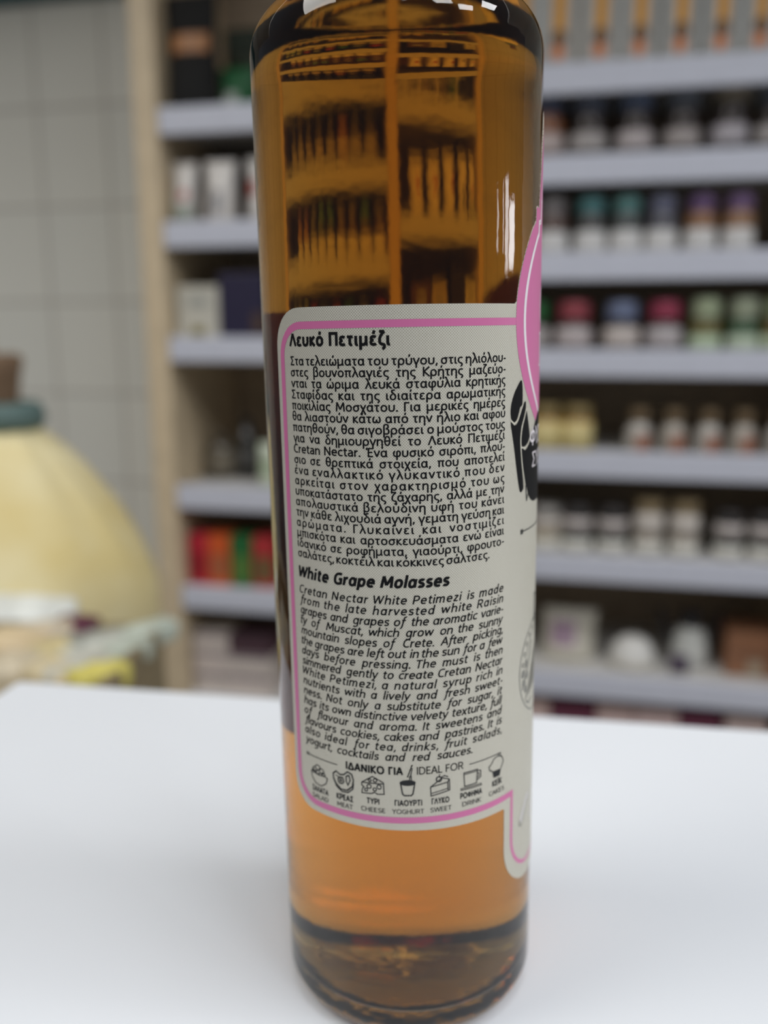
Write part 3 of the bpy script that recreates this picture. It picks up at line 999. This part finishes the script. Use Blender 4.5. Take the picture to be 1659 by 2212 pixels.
# --- right bay, top shelf: silver boxes with an orange stripe
for i, cx in enumerate((1043, 1125.5, 1207, 1297, 1383, 1472, 1560, 1645)):
    u, wd = span(cx - 40, cx + 40, 60, 0.012)
    z = RZ[0]
    ln = 'from the bottle' if i >= 2 else ''
    lab = ('orange-striped silver box on the top shelf, %s to the right of the bottle' % ORD[i - 2]) if i >= 2 else 'orange-striped silver box on the top shelf behind the amber bottle'
    c = carton('striped_box', lab, 'box', 'striped boxes on the top shelf', u, 0.014 + 0.04, z, wd, 0.07, 0.155, (0.40, 0.40, 0.38),
               [('orange_stripe', (0.62, 0.29, 0.03), (0.34, 0.70, 0.20, 0.98))])
    e = bm_lathe([(0, 0.0), (wd * .24, 0.0), (wd * .24, 0.0009), (0, 0.0009)], 20)
    bmesh.ops.rotate(e, cent=(0, 0, 0), matrix=Matrix.Rotation(math.pi / 2, 3, 'X'), verts=e.verts)
    bmesh.ops.translate(e, vec=(0.001, -0.035, 0.040), verts=e.verts)
    bm_obj('dark_disc', e, M((0.16, 0.08, 0.03), 0.5, 0, 0.1, 'print'), c)
    e = bm_lathe([(0, 0.0), (wd * .19, 0.0), (wd * .19, 0.0012), (0, 0.0012)], 20)
    bmesh.ops.rotate(e, cent=(0, 0, 0), matrix=Matrix.Rotation(math.pi / 2, 3, 'X'), verts=e.verts)
    bmesh.ops.translate(e, vec=(0.0, -0.035, 0.022), verts=e.verts)
    bm_obj('orange_disc', e, M((0.62, 0.20, 0.06), 0.5, 0, 0.1, 'print'), c)

# --- second shelf: dark jars
R1J = [(1010, DARK, BLUEGREY, PALE), (1099, DARK, BLUEGREY, PALE),
       (1181, (0.20, 0.075, 0.03), (0.10, 0.12, 0.20), (0.50, 0.42, 0.40)), (1273, DARK, (0.12, 0.14, 0.20), PALE), (1373, DARK, (0.14, 0.18, 0.29), (0.48, 0.43, 0.43)),
       (1475, DARK, (0.16, 0.18, 0.22), (0.38, 0.34, 0.33)), (1578, DARK, (0.34, 0.29, 0.22), (0.44, 0.41, 0.44)), (1672, DARK, (0.14, 0.16, 0.20), PALE)]
R1T = ['', '', 'amber jar with a dark blue lid on the second shelf, at the bottle edge',
       'dark jam jar with a dull grey-blue lid on the second shelf, beside the amber jar',
       'dark jam jar with a brighter blue lid and white paper band on the second shelf',
       'dark jam jar with a grey lid and pinkish paper band on the second shelf',
       'dark jam jar with a tan gold lid on the second shelf',
       'dark jam jar cut by the edge of the photo, right of the tan-lidded jar']
for i, (cx, b, l, p) in enumerate(R1J):
    w = 0.014 + 0.042
    u, wd = span(cx - 39, cx + 39, 260, w)
    zs = RZ[1]
    jar('jam_jar', R1T[i] or 'dark jam jar on the second shelf hidden behind the amber bottle', 'jar', 'jam jars on the second shelf', u, w, zs, wd, 0.094 + (0.006 if i == 6 else 0), 0.024, b, l, p, (0.16, 0.56))

# --- third shelf: jars with conical white paper
R2J = [(964, 'grey', (0.20, 0.19, 0.20), (0.09, 0.05, 0.035)), (1041, 'teal', TEAL, (0.06, 0.035, 0.025)), (1118, 'grey', (0.20, 0.19, 0.20), (0.09, 0.05, 0.035)),
       (1194, 'grey', (0.24, 0.22, 0.22), (0.10, 0.06, 0.05)), (1277, 'teal', TEAL, (0.05, 0.05, 0.05)), (1354, 'paler teal', (0.14, 0.31, 0.30), (0.06, 0.07, 0.07)),
       (1430, 'blue-grey', (0.19, 0.20, 0.29), (0.08, 0.08, 0.10)), (1514, 'dull purple', PURPLE, (0.25, 0.12, 0.055)), (1596, 'violet', (0.24, 0.15, 0.30), (0.28, 0.15, 0.08))]
for i, (cx, nm, l, b) in enumerate(R2J):
    w = 0.014 + 0.034
    u, wd = span(cx - 33, cx + 33, 480, w)
    root = jar('spread_jar', '%s-lidded jar with flared white paper on the third shelf%s' % (nm, '' if i > 2 else ' behind the amber bottle'), 'jar', 'flared-label jars on the third shelf',
               u, w, RZ[2], wd, 0.086, 0.024, b, l)
    r = wd / 2
    bm = bm_lathe([(r * 1.10, 0.0), (r * 1.12, 0.0), (r * 1.08, 0.018), (r * 1.03, 0.032), (r * 1.02, 0.036), (r * 1.005, 0.036)], 28)
    bm_obj('paper_label', bm, M((0.66, 0.65, 0.64), 0.6, 0, 0.03, 'label_paper'), root, True)

# --- fourth shelf: red, blue and pale green lids
R3J = [(965, 'red', RED, DARK, PALE), (1060, 'blue', BLUE, DARK, PALE), (1150, 'deep green', (0.03, 0.16, 0.05), DARK, PALE),
       (1240, 'dull red', (0.36, 0.07, 0.09), DARK, (0.50, 0.44, 0.44)), (1343, 'blue', (0.19, 0.23, 0.36), DARK, (0.56, 0.50, 0.47)), (1435, 'crimson', (0.36, 0.05, 0.10), DARK, (0.46, 0.42, 0.43)),
       (1524, 'pale green', (0.50, 0.58, 0.38), (0.13, 0.11, 0.03), (0.46, 0.56, 0.40)), (1606, 'greyish pale green', (0.47, 0.52, 0.38), (0.05, 0.10, 0.05), (0.48, 0.56, 0.44)), (1680, 'green', (0.42, 0.50, 0.30), (0.14, 0.10, 0.03), (0.46, 0.54, 0.38))]
for i, (cx, nm, l, b, p) in enumerate(R3J):
    w = 0.014 + 0.04
    hw = 38 if i < 6 else 34
    u, wd = span(cx - hw, cx + hw, 700, w)
    hh = 0.076 if i < 6 else 0.080
    jar('preserve_jar', 'small jar with a %s lid on the fourth shelf%s' % (nm, '' if i > 2 else ' behind the amber bottle'), 'jar', 'coloured-lid jars on the fourth shelf',
        u, w, RZ[3], wd, hh, 0.030, b, l, p, (0.10, 0.78) if i < 6 else (0.02, 0.5))

# --- fifth shelf: two yellow jars, then small bottles with brown caps
for i, cx in enumerate((1040, 1110, 1180, 1247)):
    w = 0.05
    u, wd = span(cx - 33, cx + 33, 930, w)
    lab = ['yellow honey jar on the fifth shelf behind the amber bottle'] * 2 + ['yellow honey jar on the fifth shelf, half hidden by the bottle', 'yellow honey jar on the fifth shelf, clear of the bottle']
    jar('honey_jar', lab[i], 'jar', 'yellow jars on the fifth shelf', u, w, RZ[4], wd, 0.072, 0.020, (0.48, 0.24, 0.03), (0.27, 0.20, 0.08), (0.62, 0.52, 0.24), (0.0, 0.86))
for i, cx in enumerate((1380, 1455, 1531, 1606, 1684)):
    w = 0.05
    u, wd = span(cx - 29, cx + 29, 930, w)
    root = place(empty('sauce_bottle', (0, 0, 0)), u, w, RZ[4])
    tag(root, 'small cream bottle with a brown cap on the fifth shelf, %s after the yellow jars' % ORD[i], 'bottle', 'brown-capped bottles on the fifth shelf')
    r = wd / 2
    bm = bm_lathe([(0, .001), (r * .9, 0), (r, .004), (r, .030), (r * .92, .036), (r * .6, .046), (r * .52, .050), (0, .050)], 24)
    bm_obj('body', bm, M(((0.45, 0.42, 0.38), (0.40, 0.36, 0.31))[i % 2], 0.3, 0.3, 0.06, 'filled_glass'), root, True)
    bm = bm_lathe([(0, .048), (r * .74, .048), (r * .74, .066), (r * .68, .068), (0, .068)], 24)
    bm_obj('cap', bm, M((0.17, 0.115, 0.06), 0.4, 0.1, 0.05, 'cap_plastic'), root, True)
    n, vs, fs = 8, [], []
    for k in range(n + 1):
        a = math.radians(-90 - 12 + 58 * k / n)
        vs += [((r + .0006) * math.cos(a), (r + .0006) * math.sin(a), z) for z in (.003, .029)]
    fs = [(2 * k, 2 * k + 2, 2 * k + 3, 2 * k + 1) for k in range(n)]
    mesh_obj('red_label', vs, fs, M((0.32, 0.13, 0.08), 0.5, 0, 0.05, 'print'), root, True)

# --- sixth shelf: little spice jars, dark with pale bands, two taller cream ones
R5J = [(960, 0), (1035, 0), (1110, 0), (1180, 2), (1246, 0), (1322, 0), (1400, 1), (1478, 1), (1574, 0), (1650, 0)]
R5T = {3: 'white-lidded spice jar with a golden neck on the sixth shelf at the bottle edge', 4: 'dark spice jar with a pinkish band on the sixth shelf, next to the golden-necked one',
       5: 'dark spice jar with a pinkish band on the sixth shelf, next to the cream jars', 6: 'taller cream jar with a gold top on the sixth shelf, beside the dark pink-banded jar',
       7: 'taller cream jar with a gold top on the sixth shelf, beside the wide gap', 8: 'black spice jar with a white band on the sixth shelf, beyond the wide gap',
       9: 'black spice jar with a white band on the sixth shelf, cut by the photo edge'}
for i, (cx, k) in enumerate(R5J):
    w = 0.06
    u, wd = span(cx - 31.5, cx + 31.5, 1150, w)
    body, lid, h = [((0.035, 0.035, 0.03), (0.05, 0.045, 0.045), 0.078), ((0.42, 0.37, 0.31), (0.36, 0.27, 0.15), 0.092), ((0.32, 0.25, 0.14), (0.40, 0.38, 0.36), 0.074)][k]
    root = jar('spice_jar', R5T.get(i, 'dark spice jar on the sixth shelf behind the amber bottle'), 'jar', 'spice jars on the sixth shelf', u, w, RZ[5], wd, h, 0.018, body, lid,
               (0.52, 0.47, 0.45) if k == 0 else (0.60, 0.55, 0.50), (0.62, 0.95) if k != 1 else (0.5, 0.92), 0.95, 0.98)
    r = wd / 2
    bm = bm_lathe([(r + .0006, .001), (r + .001, .001), (r + .001, .022), (r + .0006, .022)], 28)
    bm_obj('lower_label', bm, M((0.66, 0.65, 0.60), 0.6, 0, 0.04, 'label_paper'), root, True)

# --- seventh shelf
zs = RZ[6]
w = 0.09
u, wd = span(1168, 1288, 1400, w)
pouch('sweet_bag', 'cream bag printed with a mauve patch on the seventh shelf beside the bottle', 'bag', None, u, w, zs, wd, 0.06, 0.088, (0.56, 0.53, 0.45),
      [('mauve_print', (0.33, 0.23, 0.30), (0.16, 0.62, 0.30, 0.78))], noise=0.10)
u, wd = span(1312, 1412, 1440, w)
root = place(empty('soap_dome', (0, 0, 0)), u, 0.075, zs)
tag(root, 'white domed soap standing on the seventh shelf', 'soap')
r = wd / 2
bm_obj('body', bm_lathe([(0, 0), (r * .95, 0), (r, .006), (r * .97, .018), (r * .86, .032), (r * .66, .043), (r * .36, .050), (0, .052)], 32), M((0.70, 0.69, 0.66), 0.5, 0.1, 0.02, 'soap'), root, True)
bm_obj('paper_band', bm_lathe([(r * 1.005, .004), (r * 1.02, .004), (r * 1.0, .014), (r * .985, .014)], 32), M((0.60, 0.57, 0.50), 0.6, 0, 0.04, 'label_paper'), root, True)
u, wd = span(1440, 1540, 1400, w)
root = place(empty('gift_bottle', (0, 0, 0)), u, 0.095, zs)
tag(root, 'white rounded flask with a black neck and black collar on the seventh shelf', 'bottle')
r = wd * .40
bm_obj('body', bm_lathe([(0, 0), (r * .8, 0), (r, .010), (r * 1.0, .034), (r * .86, .056), (r * .55, .070), (r * .5, .074), (0, .074)], 28), M((0.62, 0.63, 0.60), 0.35, 0.3, 0.03, 'filled_glass'), root, True)
bm_obj('neck', bm_lathe([(0, .070), (r * .62, .070), (r * .62, .092), (r * .56, .095), (0, .095)], 28), M((0.02, 0.018, 0.02), 0.4, 0.1, 0.04, 'cap_plastic'), root, True)
for sx in (-1, 1):
    bm_obj('ribbon_loop', bm_box(0.012, 0.012, 0.07, 0.005, at=(sx * r * 1.08, 0.012, 0.026), rot=Matrix.Rotation(sx * 0.25, 3, 'Y')), M((0.022, 0.02, 0.024), 0.5, 0, 0.04, 'ribbon'), root)
u, wd = span(1452, 1492, 1430, 0.05)
bx_ = carton('purple_card', 'small dark purple card leaning at the foot of the white flask', 'card', None, u - 0.004, 0.05, zs, wd, 0.010, 0.030, (0.085, 0.06, 0.10), [('dark_edge', (0.05, 0.04, 0.06), (0.1, 0.9, 0.1, 0.5))])
u, wd = span(1556, 1680, 1400, w)
carton('gift_box', 'brown-orange gift box at the end of the seventh shelf', 'box', None, u + 0.004, 0.10, zs, wd, 0.09, 0.076, (0.27, 0.125, 0.065),
       [('tan_seal', (0.36, 0.30, 0.22), (0.38, 0.62, 0.06, 0.36)), ('dark_print', (0.20, 0.10, 0.06), (0.08, 0.92, 0.46, 0.56))])
u, wd = span(960, 1080, 1400, w)
carton('gift_box', 'brown gift box on the seventh shelf behind the amber bottle', 'box', None, u, 0.10, zs, wd, 0.09, 0.07, (0.30, 0.20, 0.13), [('tan_seal', (0.40, 0.34, 0.26), (0.38, 0.62, 0.06, 0.36))])

# --- bottom shelf: a row of small boxes
BR = [(1080, 1186, 'pink beige', (0.70, 0.52, 0.48)), (1189, 1286, 'maroon', (0.16, 0.04, 0.075)), (1289, 1370, 'pinkish beige', (0.70, 0.52, 0.49)), (1373, 1466, 'pale rose', (0.74, 0.56, 0.54)),
      (1470, 1561, 'deep maroon', (0.18, 0.045, 0.085)), (1570, 1662, 'cream rose', (0.76, 0.60, 0.57))]
BT = ['pink beige box on the bottom shelf, half behind the bottle', 'dark maroon box on the bottom shelf, right beside the bottle', 'pinkish beige box on the bottom shelf, next to the dark maroon box by the bottle',
      'pale rose box on the bottom shelf, between the pinkish beige box and a maroon one', 'deep maroon box on the bottom shelf, far from the bottle', 'cream rose box on the bottom shelf at the photo edge']
for i, (a, b, nm, c) in enumerate(BR):
    u, wd = span(a, b, 1535, 0.03)
    carton('soap_box', BT[i], 'box', 'small boxes on the bottom shelf', u, 0.03 + 0.045, RZ[7], wd, 0.09, 0.135, c, [('front_panel', tuple(k * 0.75 for k in c), (0.2, 0.8, 0.25, 0.55))])

# --- left bay, top shelf
w = 0.06
zs = LZ[0]
u, wd = span(330, 442, 100, 0.03)
pouch('coffee_bag', 'black bag with an orange flash at the left end of the top shelf', 'bag', None, u, 0.041, zs, wd, 0.05, 0.178, (0.004, 0.004, 0.004), [('orange_print', (0.34, 0.14, 0.04), (0.12, 0.88, 0.50, 0.66))])
u, wd = span(470, 552, 160, w)
pouch('tea_bag', 'green packet with a pale patch on the top shelf beside the black bag', 'packet', None, u, 0.065, zs, wd, 0.06, 0.072, (0.012, 0.10, 0.035), [('pale_patch', (0.38, 0.40, 0.38), (0.30, 0.62, 0.02, 0.42))])
u, wd = span(452, 500, 60, w)
pouch('herb_bag', 'tall dark green bag on the top shelf behind the green packet', 'bag', None, u, 0.17, zs, 0.075, 0.07, 0.165, (0.025, 0.035, 0.025), [('dark_print', (0.05, 0.06, 0.04), (0.2, 0.8, 0.3, 0.7))])
for i, cx in enumerate((640, 740, 820)):
    u, wd = span(cx - 36, cx + 36, 150, w)
    pouch('herb_bag', 'dark bag on the top shelf behind the amber bottle', 'bag', 'bags hidden behind the bottle', u, 0.07, zs, wd, 0.06, 0.12, (0.04, 0.03, 0.02), [('pale_patch', (0.35, 0.32, 0.28), (0.30, 0.62, 0.1, 0.42))])

# --- left bay, second shelf: white pouches
zs = LZ[1]
w = 0.035
for i, (a, b, top, lab, pn) in enumerate([
    (360, 412, 352, 'white pouch with a red mark and grey-green foot on the shelf, nearest the beige post', [('red_mark', (0.42, 0.10, 0.10), (0.42, 0.72, 0.40, 0.56)), ('green_foot', (0.30, 0.33, 0.28), (0.08, 0.92, 0.06, 0.32))]),
    (441, 508, 346, 'white pouch with a dark grey figure on the shelf below the green packet', [('grey_figure', (0.17, 0.17, 0.19), (0.36, 0.66, 0.16, 0.52))]),
    (532, 606, 340, 'white pouch with a red mark on the shelf, half hidden by the bottle', [('red_mark', (0.42, 0.12, 0.10), (0.06, 0.36, 0.42, 0.66))]),
    (628, 700, 345, 'white pouch on the shelf behind the amber bottle', [('red_mark', (0.42, 0.12, 0.10), (0.3, 0.6, 0.42, 0.66))]),
    (725, 800, 345, 'white pouch on the shelf behind the amber bottle', [('red_mark', (0.42, 0.12, 0.10), (0.3, 0.6, 0.42, 0.66))])]):
    u, wd = span(a, b, 420, w)
    pouch('rusk_pouch', lab, 'pouch', 'white pouches in a row', u, w + 0.006, zs, wd, 0.05, height((a + b) / 2, top, w, zs), (0.62, 0.59, 0.56), pn)
u, wd = span(450, 520, 310, w)
carton('wooden_box', 'dark brown box standing behind the white pouches', 'box', None, u + .012, 0.19, zs, wd, 0.10, 0.125, (0.065, 0.032, 0.018), [('lid_line', (0.03, 0.015, 0.01), (0.02, 0.98, 0.74, 0.80))])
u, wd = span(378, 436, 310, w)
carton('wooden_box', 'reddish brown box standing behind the pouch nearest the beige post', 'box', None, u - .004, 0.19, zs, wd, 0.10, 0.122, (0.21, 0.105, 0.04), [('lid_line', (0.10, 0.05, 0.02), (0.02, 0.98, 0.74, 0.80))])

# --- left bay, third shelf
zs = LZ[2]
w = 0.03
u, wd = span(370, 460, 660, w)
carton('tea_box', 'white box with a small olive picture on the shelf, left of the navy box', 'box', None, u, w + .035, zs, wd, 0.07, height(412, 618, w, zs), (0.56, 0.54, 0.47),
       [('olive_picture', (0.20, 0.16, 0.03), (0.34, 0.66, 0.02, 0.22)), ('grey_print', (0.36, 0.37, 0.34), (0.25, 0.75, 0.62, 0.80))])
u, wd = span(472, 572, 650, w)
carton('chocolate_box', 'dark navy box on the shelf, half hidden by the bottle', 'box', None, u, w + .04, zs, wd, 0.08, height(515, 590, w, zs), (0.018, 0.014, 0.045), [('brown_patch', (0.07, 0.04, 0.03), (0.72, 0.98, 0.08, 0.4))])
for a, b, cc in ((600, 690, (0.45, 0.40, 0.30)), (700, 800, (0.10, 0.05, 0.03))):
    u, wd = span(a, b, 650, w)
    carton('tea_box', 'box on the shelf behind the amber bottle', 'box', 'boxes hidden behind the bottle', u, w + .035, zs, wd, 0.07, 0.085, cc, [('grey_print', (0.3, 0.3, 0.28), (0.25, 0.75, 0.5, 0.8))])

# --- left bay, fourth shelf
zs = LZ[3]
w = 0.10
for nm, lab, a, b, top, col, cap in (('oil_bottle', 'dark brown bottle on the shelf above the coloured packets, left of the black one', 438, 500, 935, (0.10, 0.085, 0.06), (0.10, 0.08, 0.06)),
                                     ('vinegar_bottle', 'tall black bottle on the shelf above the coloured packets', 506, 548, 905, (0.022, 0.022, 0.020), (0.02, 0.02, 0.02)),
                                     ('oil_bottle', 'bottle behind the amber bottle on the shelf above the packets', 640, 690, 905, (0.03, 0.03, 0.02), (0.1, 0.08, 0.03))):
    u, wd = span(a, b, 980, w)
    h = height((a + b) / 2, top, w, zs)
    root = place(empty(nm, (0, 0, 0)), u, w + .02, zs)
    tag(root, lab, 'bottle')
    r = wd / 2
    bm_obj('body', bm_lathe([(0, .001), (r * .9, 0), (r, .004), (r, h * .62), (r * .9, h * .72), (r * .42, h * .84), (r * .36, h * .9), (0, h * .9)], 24), M(col, 0.15, 0.5, 0.05, 'filled_glass'), root, True)
    bm_obj('cap', bm_lathe([(0, h * .88), (r * .46, h * .88), (r * .46, h), (0, h)], 20), M(cap, 0.4, 0, 0.04, 'cap_plastic'), root, True)
    bm_obj('paper_label', bm_lathe([(r + .0004, h * .16), (r + .0007, h * .16), (r + .0007, h * .5), (r + .0004, h * .5)], 24), M(tuple(min(.6, c * 1.6 + .02) for c in col), 0.6, 0, 0.05, 'label_paper'), root, True)
u, wd = span(555, 612, 1000, 0.05)
pouch('herb_packet', 'pale green packet on the shelf above the coloured packets, at the bottle edge', 'packet', None, u, 0.06, zs, wd, 0.05, height(580, 958, 0.05, zs), (0.50, 0.56, 0.44), [('green_print', (0.30, 0.38, 0.24), (0.2, 0.8, 0.3, 0.6))])
for a, b in ((720, 775), (785, 835)):
    u, wd = span(a, b, 1000, 0.05)
    pouch('herb_packet', 'pale packet on the shelf behind the amber bottle', 'packet', 'packets hidden behind the bottle', u, 0.06, zs, wd, 0.05, 0.10, (0.50, 0.42, 0.30), [('green_print', (0.30, 0.30, 0.20), (0.2, 0.8, 0.3, 0.6))])

# --- left bay, fifth shelf: red, orange and green packets
zs = LZ[4]
w = 0.03
for a, b, nm, c, c2 in ((402, 446, 'red', (0.45, 0.015, 0.035), (0.28, 0.012, 0.02)), (449, 495, 'orange', (0.62, 0.10, 0.02), (0.36, 0.12, 0.05)),
                        (498, 543, 'green', (0.015, 0.13, 0.035), (0.10, 0.20, 0.04)), (546, 592, 'red and green', (0.42, 0.03, 0.035), (0.13, 0.11, 0.04)), (640, 690, 'x', (0.4, 0.06, 0.03), (0.2, 0.1, 0.04)), (700, 750, 'x', (0.4, 0.26, 0.03), (0.2, 0.1, 0.04))):
    u, wd = span(a, b, 1210, w)
    lab = '%s packet in the row of bright packets left of the bottle' % nm if nm != 'x' else 'bright packet hidden behind the amber bottle'
    carton('spice_packet', lab, 'packet', 'bright packets in a row', u, w + .03, zs, wd, 0.06, height(500, 1158, w, zs), c, [('print_panel', c2, (0.18, 0.86, 0.12, 0.62))], 0.004)

# --- left bay, lowest visible shelf: stacked white boxes
zs = LZ[5]
w = 0.03
y0 = [1477, 1424, 1377]
hh = (0.040, 0.040, 0.036)
zz = zs
names = ['bottom', 'middle', 'topmost']
for k in range(3):
    for j, (a, b) in enumerate(((409, 485), (495, 588))):
        u, wd = span(a, b, 1420, w)
        dark = (k == 2 and j == 1)
        col = (0.075, 0.038, 0.05) if dark else ((0.66, 0.58, 0.53) if (j + k) % 2 else (0.62, 0.55, 0.50))
        lab = 'dark plum box lying on the stack of white boxes beside the bottle' if dark else \
            '%s pinkish white box in the stack %s' % (names[k], ('nearest the beige post', 'under the dark plum box')[j])
        carton('white_box' if not dark else 'plum_box', lab, 'box', 'flat boxes stacked in two columns', u, w + .05, zz, wd, 0.10, hh[k] - .001, col, [('grey_line', (0.20, 0.16, 0.19) if not dark else (0.05, 0.03, 0.04), (0.02, 0.98, 0.80, 0.98))], 0.003, 0)
    zz += hh[k]

# ------------------------------------------------------------------ display stand with crate and sack, left of the counter
m_stand = mat('pale_stand_wood', (0.42, 0.35, 0.25), 0.55, 0.06, 20)
stand = empty('display_stand', (-0.58, 0.736, 0), (0, 0, math.radians(10)))
tag(stand, 'low wooden display stand left of the white counter, under the crate of wrapped soaps', 'table')
bm_obj('stand_top', bm_box(0.62, 0.80, 0.03, 0.003, at=(0, 0, 0.65)), m_stand, stand)
for x in (-0.28, 0.28):
    for y in (-0.37, 0.37):
        bm_obj('leg', bm_box(0.04, 0.04, 0.65, 0.002, at=(x, y, 0)), m_stand, stand)

CZ = 0.6802
m_crate = mat('tan_crate_wood', (0.235, 0.185, 0.105), 0.6, 0.1, 14)
crate = empty('crate', (-0.3825, 0.602, CZ), (0, 0, math.radians(-3.0)))
tag(crate, 'tan wooden crate of wrapped soaps beside the far corner of the counter', 'crate')
cw, cd, chh = 0.345, 0.31, 0.120
bm_obj('crate_floor', bm_box(cw, cd, 0.008, 0.001), m_crate, crate)
for s in (-1, 1):
    bm_obj('side_panel', bm_box(0.010, cd, chh - .009, 0.002, at=(s * (cw / 2 - .005), 0, 0.0085)), m_crate, crate)
    bm_obj('end_panel', bm_box(cw - .021, 0.010, chh - .009, 0.002, at=(0, s * (cd / 2 - .005), 0.0085)), m_crate, crate)

soaps = [
    # px, py (photograph), colour, size, yaw, tilt, label
    (60, 1318, (0.74, 0.76, 0.72), (0.085, 0.05, 0.03), 0.3, 0.35, 'large pale white wrapped soap on top of the heap in the crate'),
    (160, 1352, (0.10, 0.018, 0.045), (0.040, 0.035, 0.026), -0.1, 0.1, 'dark purple wrapped soap in the crate'),
    (212, 1388, (0.33, 0.34, 0.30), (0.055, 0.034, 0.026), 0.8, 0.2, 'grey wrapped soap near the back of the crate'),
    (100, 1362, (0.58, 0.50, 0.38), (0.050, 0.036, 0.026), 0.4, -0.1, 'beige wrapped soap beside the dark purple one'),
    (30, 1385, (0.68, 0.54, 0.34), (0.055, 0.040, 0.028), -0.3, 0.1, 'peach wrapped soap at the left of the crate'),
    (130, 1402, (0.62, 0.52, 0.28), (0.052, 0.032, 0.026), 0.9, 0.2, 'straw yellow wrapped soap in the middle of the crate'),
    (192, 1400, (0.55, 0.56, 0.50), (0.060, 0.034, 0.024), 0.85, -0.1, 'long pale grey-green wrapped soap slanting in the crate'),
    (300, 1366, (0.50, 0.55, 0.47), (0.078, 0.022, 0.020), 1.0, 0.1, 'slim pale green wrapped soap along the crate edge'),
    (255, 1405, (0.46, 0.50, 0.42), (0.060, 0.024, 0.020), 1.0, 0.0, 'slim grey-green wrapped soap beside the crate edge'),
    (64, 1425, (0.035, 0.03, 0.045), (0.026, 0.026, 0.022), 0.2, 0.0, 'small black wrapped soap in the crate'),
    (20, 1440, (0.60, 0.52, 0.38), (0.055, 0.040, 0.028), 0.5, 0.1, 'buff wrapped soap in front of the small black one'),
    (120, 1448, (0.66, 0.56, 0.36), (0.045, 0.034, 0.024), -0.4, 0.1, 'pale orange wrapped soap at the counter corner'),
    (165, 1440, (0.52, 0.51, 0.44), (0.060, 0.034, 0.024), 0.7, 0.0, 'stone grey wrapped soap near the counter corner'),
    (210, 1452, (0.66, 0.58, 0.14), (0.048, 0.026, 0.020), 0.9, 0.1, 'bright yellow wrapped soap nearest the counter edge'),
]
Zt = CZ + 0.118
for i, (px, py, c, sz, yaw, tilt, lab) in enumerate(soaps):
    d = Vector(((px - 829.5) / FPX, math.cos(PITCH) + math.sin(PITCH) * (1106 - py) / FPX, -math.sin(PITCH) + math.cos(PITCH) * (1106 - py) / FPX))
    t = (Zt - CAM_H) / d.z
    p = Vector((0, 0, CAM_H)) + d * t
    root = empty('wrapped_soap', (p.x, p.y, Zt - sz[2] * 0.75), (tilt * .6, tilt * .4, yaw))
    tag(root, lab, 'soap', 'wrapped soaps heaped in the crate')
    bm_obj('wrapped_bar', bm_box(*sz, sz[2] * .22), M(c, 0.45, 0.15, 0.06, 'wrapping_paper'), root, True)
    bm_obj('paper_band', bm_box(sz[0] * .34, sz[1] + .0012, sz[2] + .0012, sz[2] * .22, cz=sz[2] / 2), M(tuple(min(1, k * 1.12 + .01) for k in c), 0.5, 0, 0.04, 'label_paper'), root, True)
# the layer of soaps underneath, seen in the gaps
k = 0
for ix in range(5):
    for iy in range(5):
        x, y = -0.508 + ix * 0.0615, 0.500 + iy * 0.051
        c = [(0.55, 0.47, 0.34), (0.50, 0.47, 0.38), (0.58, 0.50, 0.30), (0.46, 0.46, 0.40)][k % 4]
        root = empty('wrapped_soap', (x, y, CZ + 0.0085 + 0.052), (0, 0, random.uniform(-.06, .06)))
        tag(root, 'buff wrapped soap lying low in the crate under the others', 'soap', 'soaps in the lower layer of the crate')
        bm_obj('wrapped_bar', bm_box(0.056, 0.044, 0.032, 0.006), M(c, 0.45, 0.15, 0.06, 'wrapping_paper'), root, True)
        k += 1

# the yellow sack
sack = empty('sack', (-0.428, 0.955, CZ))
tag(sack, 'big yellow cloth sack tied with a teal band behind the crate', 'sack')
prof = [(0.0, 0.0), (0.13, 0.0), (0.150, 0.012), (0.160, 0.05), (0.161, 0.09), (0.157, 0.11), (0.148, 0.138), (0.134, 0.163), (0.118, 0.188), (0.101, 0.21), (0.084, 0.232), (0.068, 0.250), (0.053, 0.264), (0.040, 0.275), (0.034, 0.288), (0.0, 0.288)]
bm = bm_lathe(prof, 96)
for v in bm.verts:
    r = math.hypot(v.co.x, v.co.y)
    if r > 1e-4:
        a = math.atan2(v.co.y, v.co.x)
        t = min(1, max(0, (v.co.z - 0.10) / 0.2))
        k = 1 + t * 0.035 * math.sin(a * 13 + 1.3 * math.sin(a * 3)) + 0.02 * math.sin(a * 4 + v.co.z * 22)
        v.co.x *= k
        v.co.y *= k
bm_obj('cloth_body', bm, mat('yellow_cloth', (0.72, 0.59, 0.27), 0.8, 0.0, 9, color2=(0.80, 0.71, 0.43)), sack, True)
bm = bm_lathe([(0.032, 0.276), (0.044, 0.276), (0.049, 0.285), (0.047, 0.299), (0.041, 0.305), (0.030, 0.305)], 48)
bm_obj('teal_band', bm, mat('teal_ribbon', (0.10, 0.16, 0.15), 0.6), sack, True)
bm = bm_lathe([(0.0, 0.289), (0.022, 0.289), (0.022, 0.312), (0.024, 0.335), (0.027, 0.352), (0.022, 0.358), (0.0, 0.346)], 48)
for v in bm.verts:
    a = math.atan2(v.co.y, v.co.x)
    if math.hypot(v.co.x, v.co.y) > 1e-4:
        k = 1 + 0.16 * math.sin(a * 7) * max(0, (v.co.z - .30) / .07)
        v.co.x *= k
        v.co.y *= k
bm_obj('gathered_top', bm, mat('brown_cloth', (0.17, 0.105, 0.06), 0.8, 0.1, 30), sack, True)
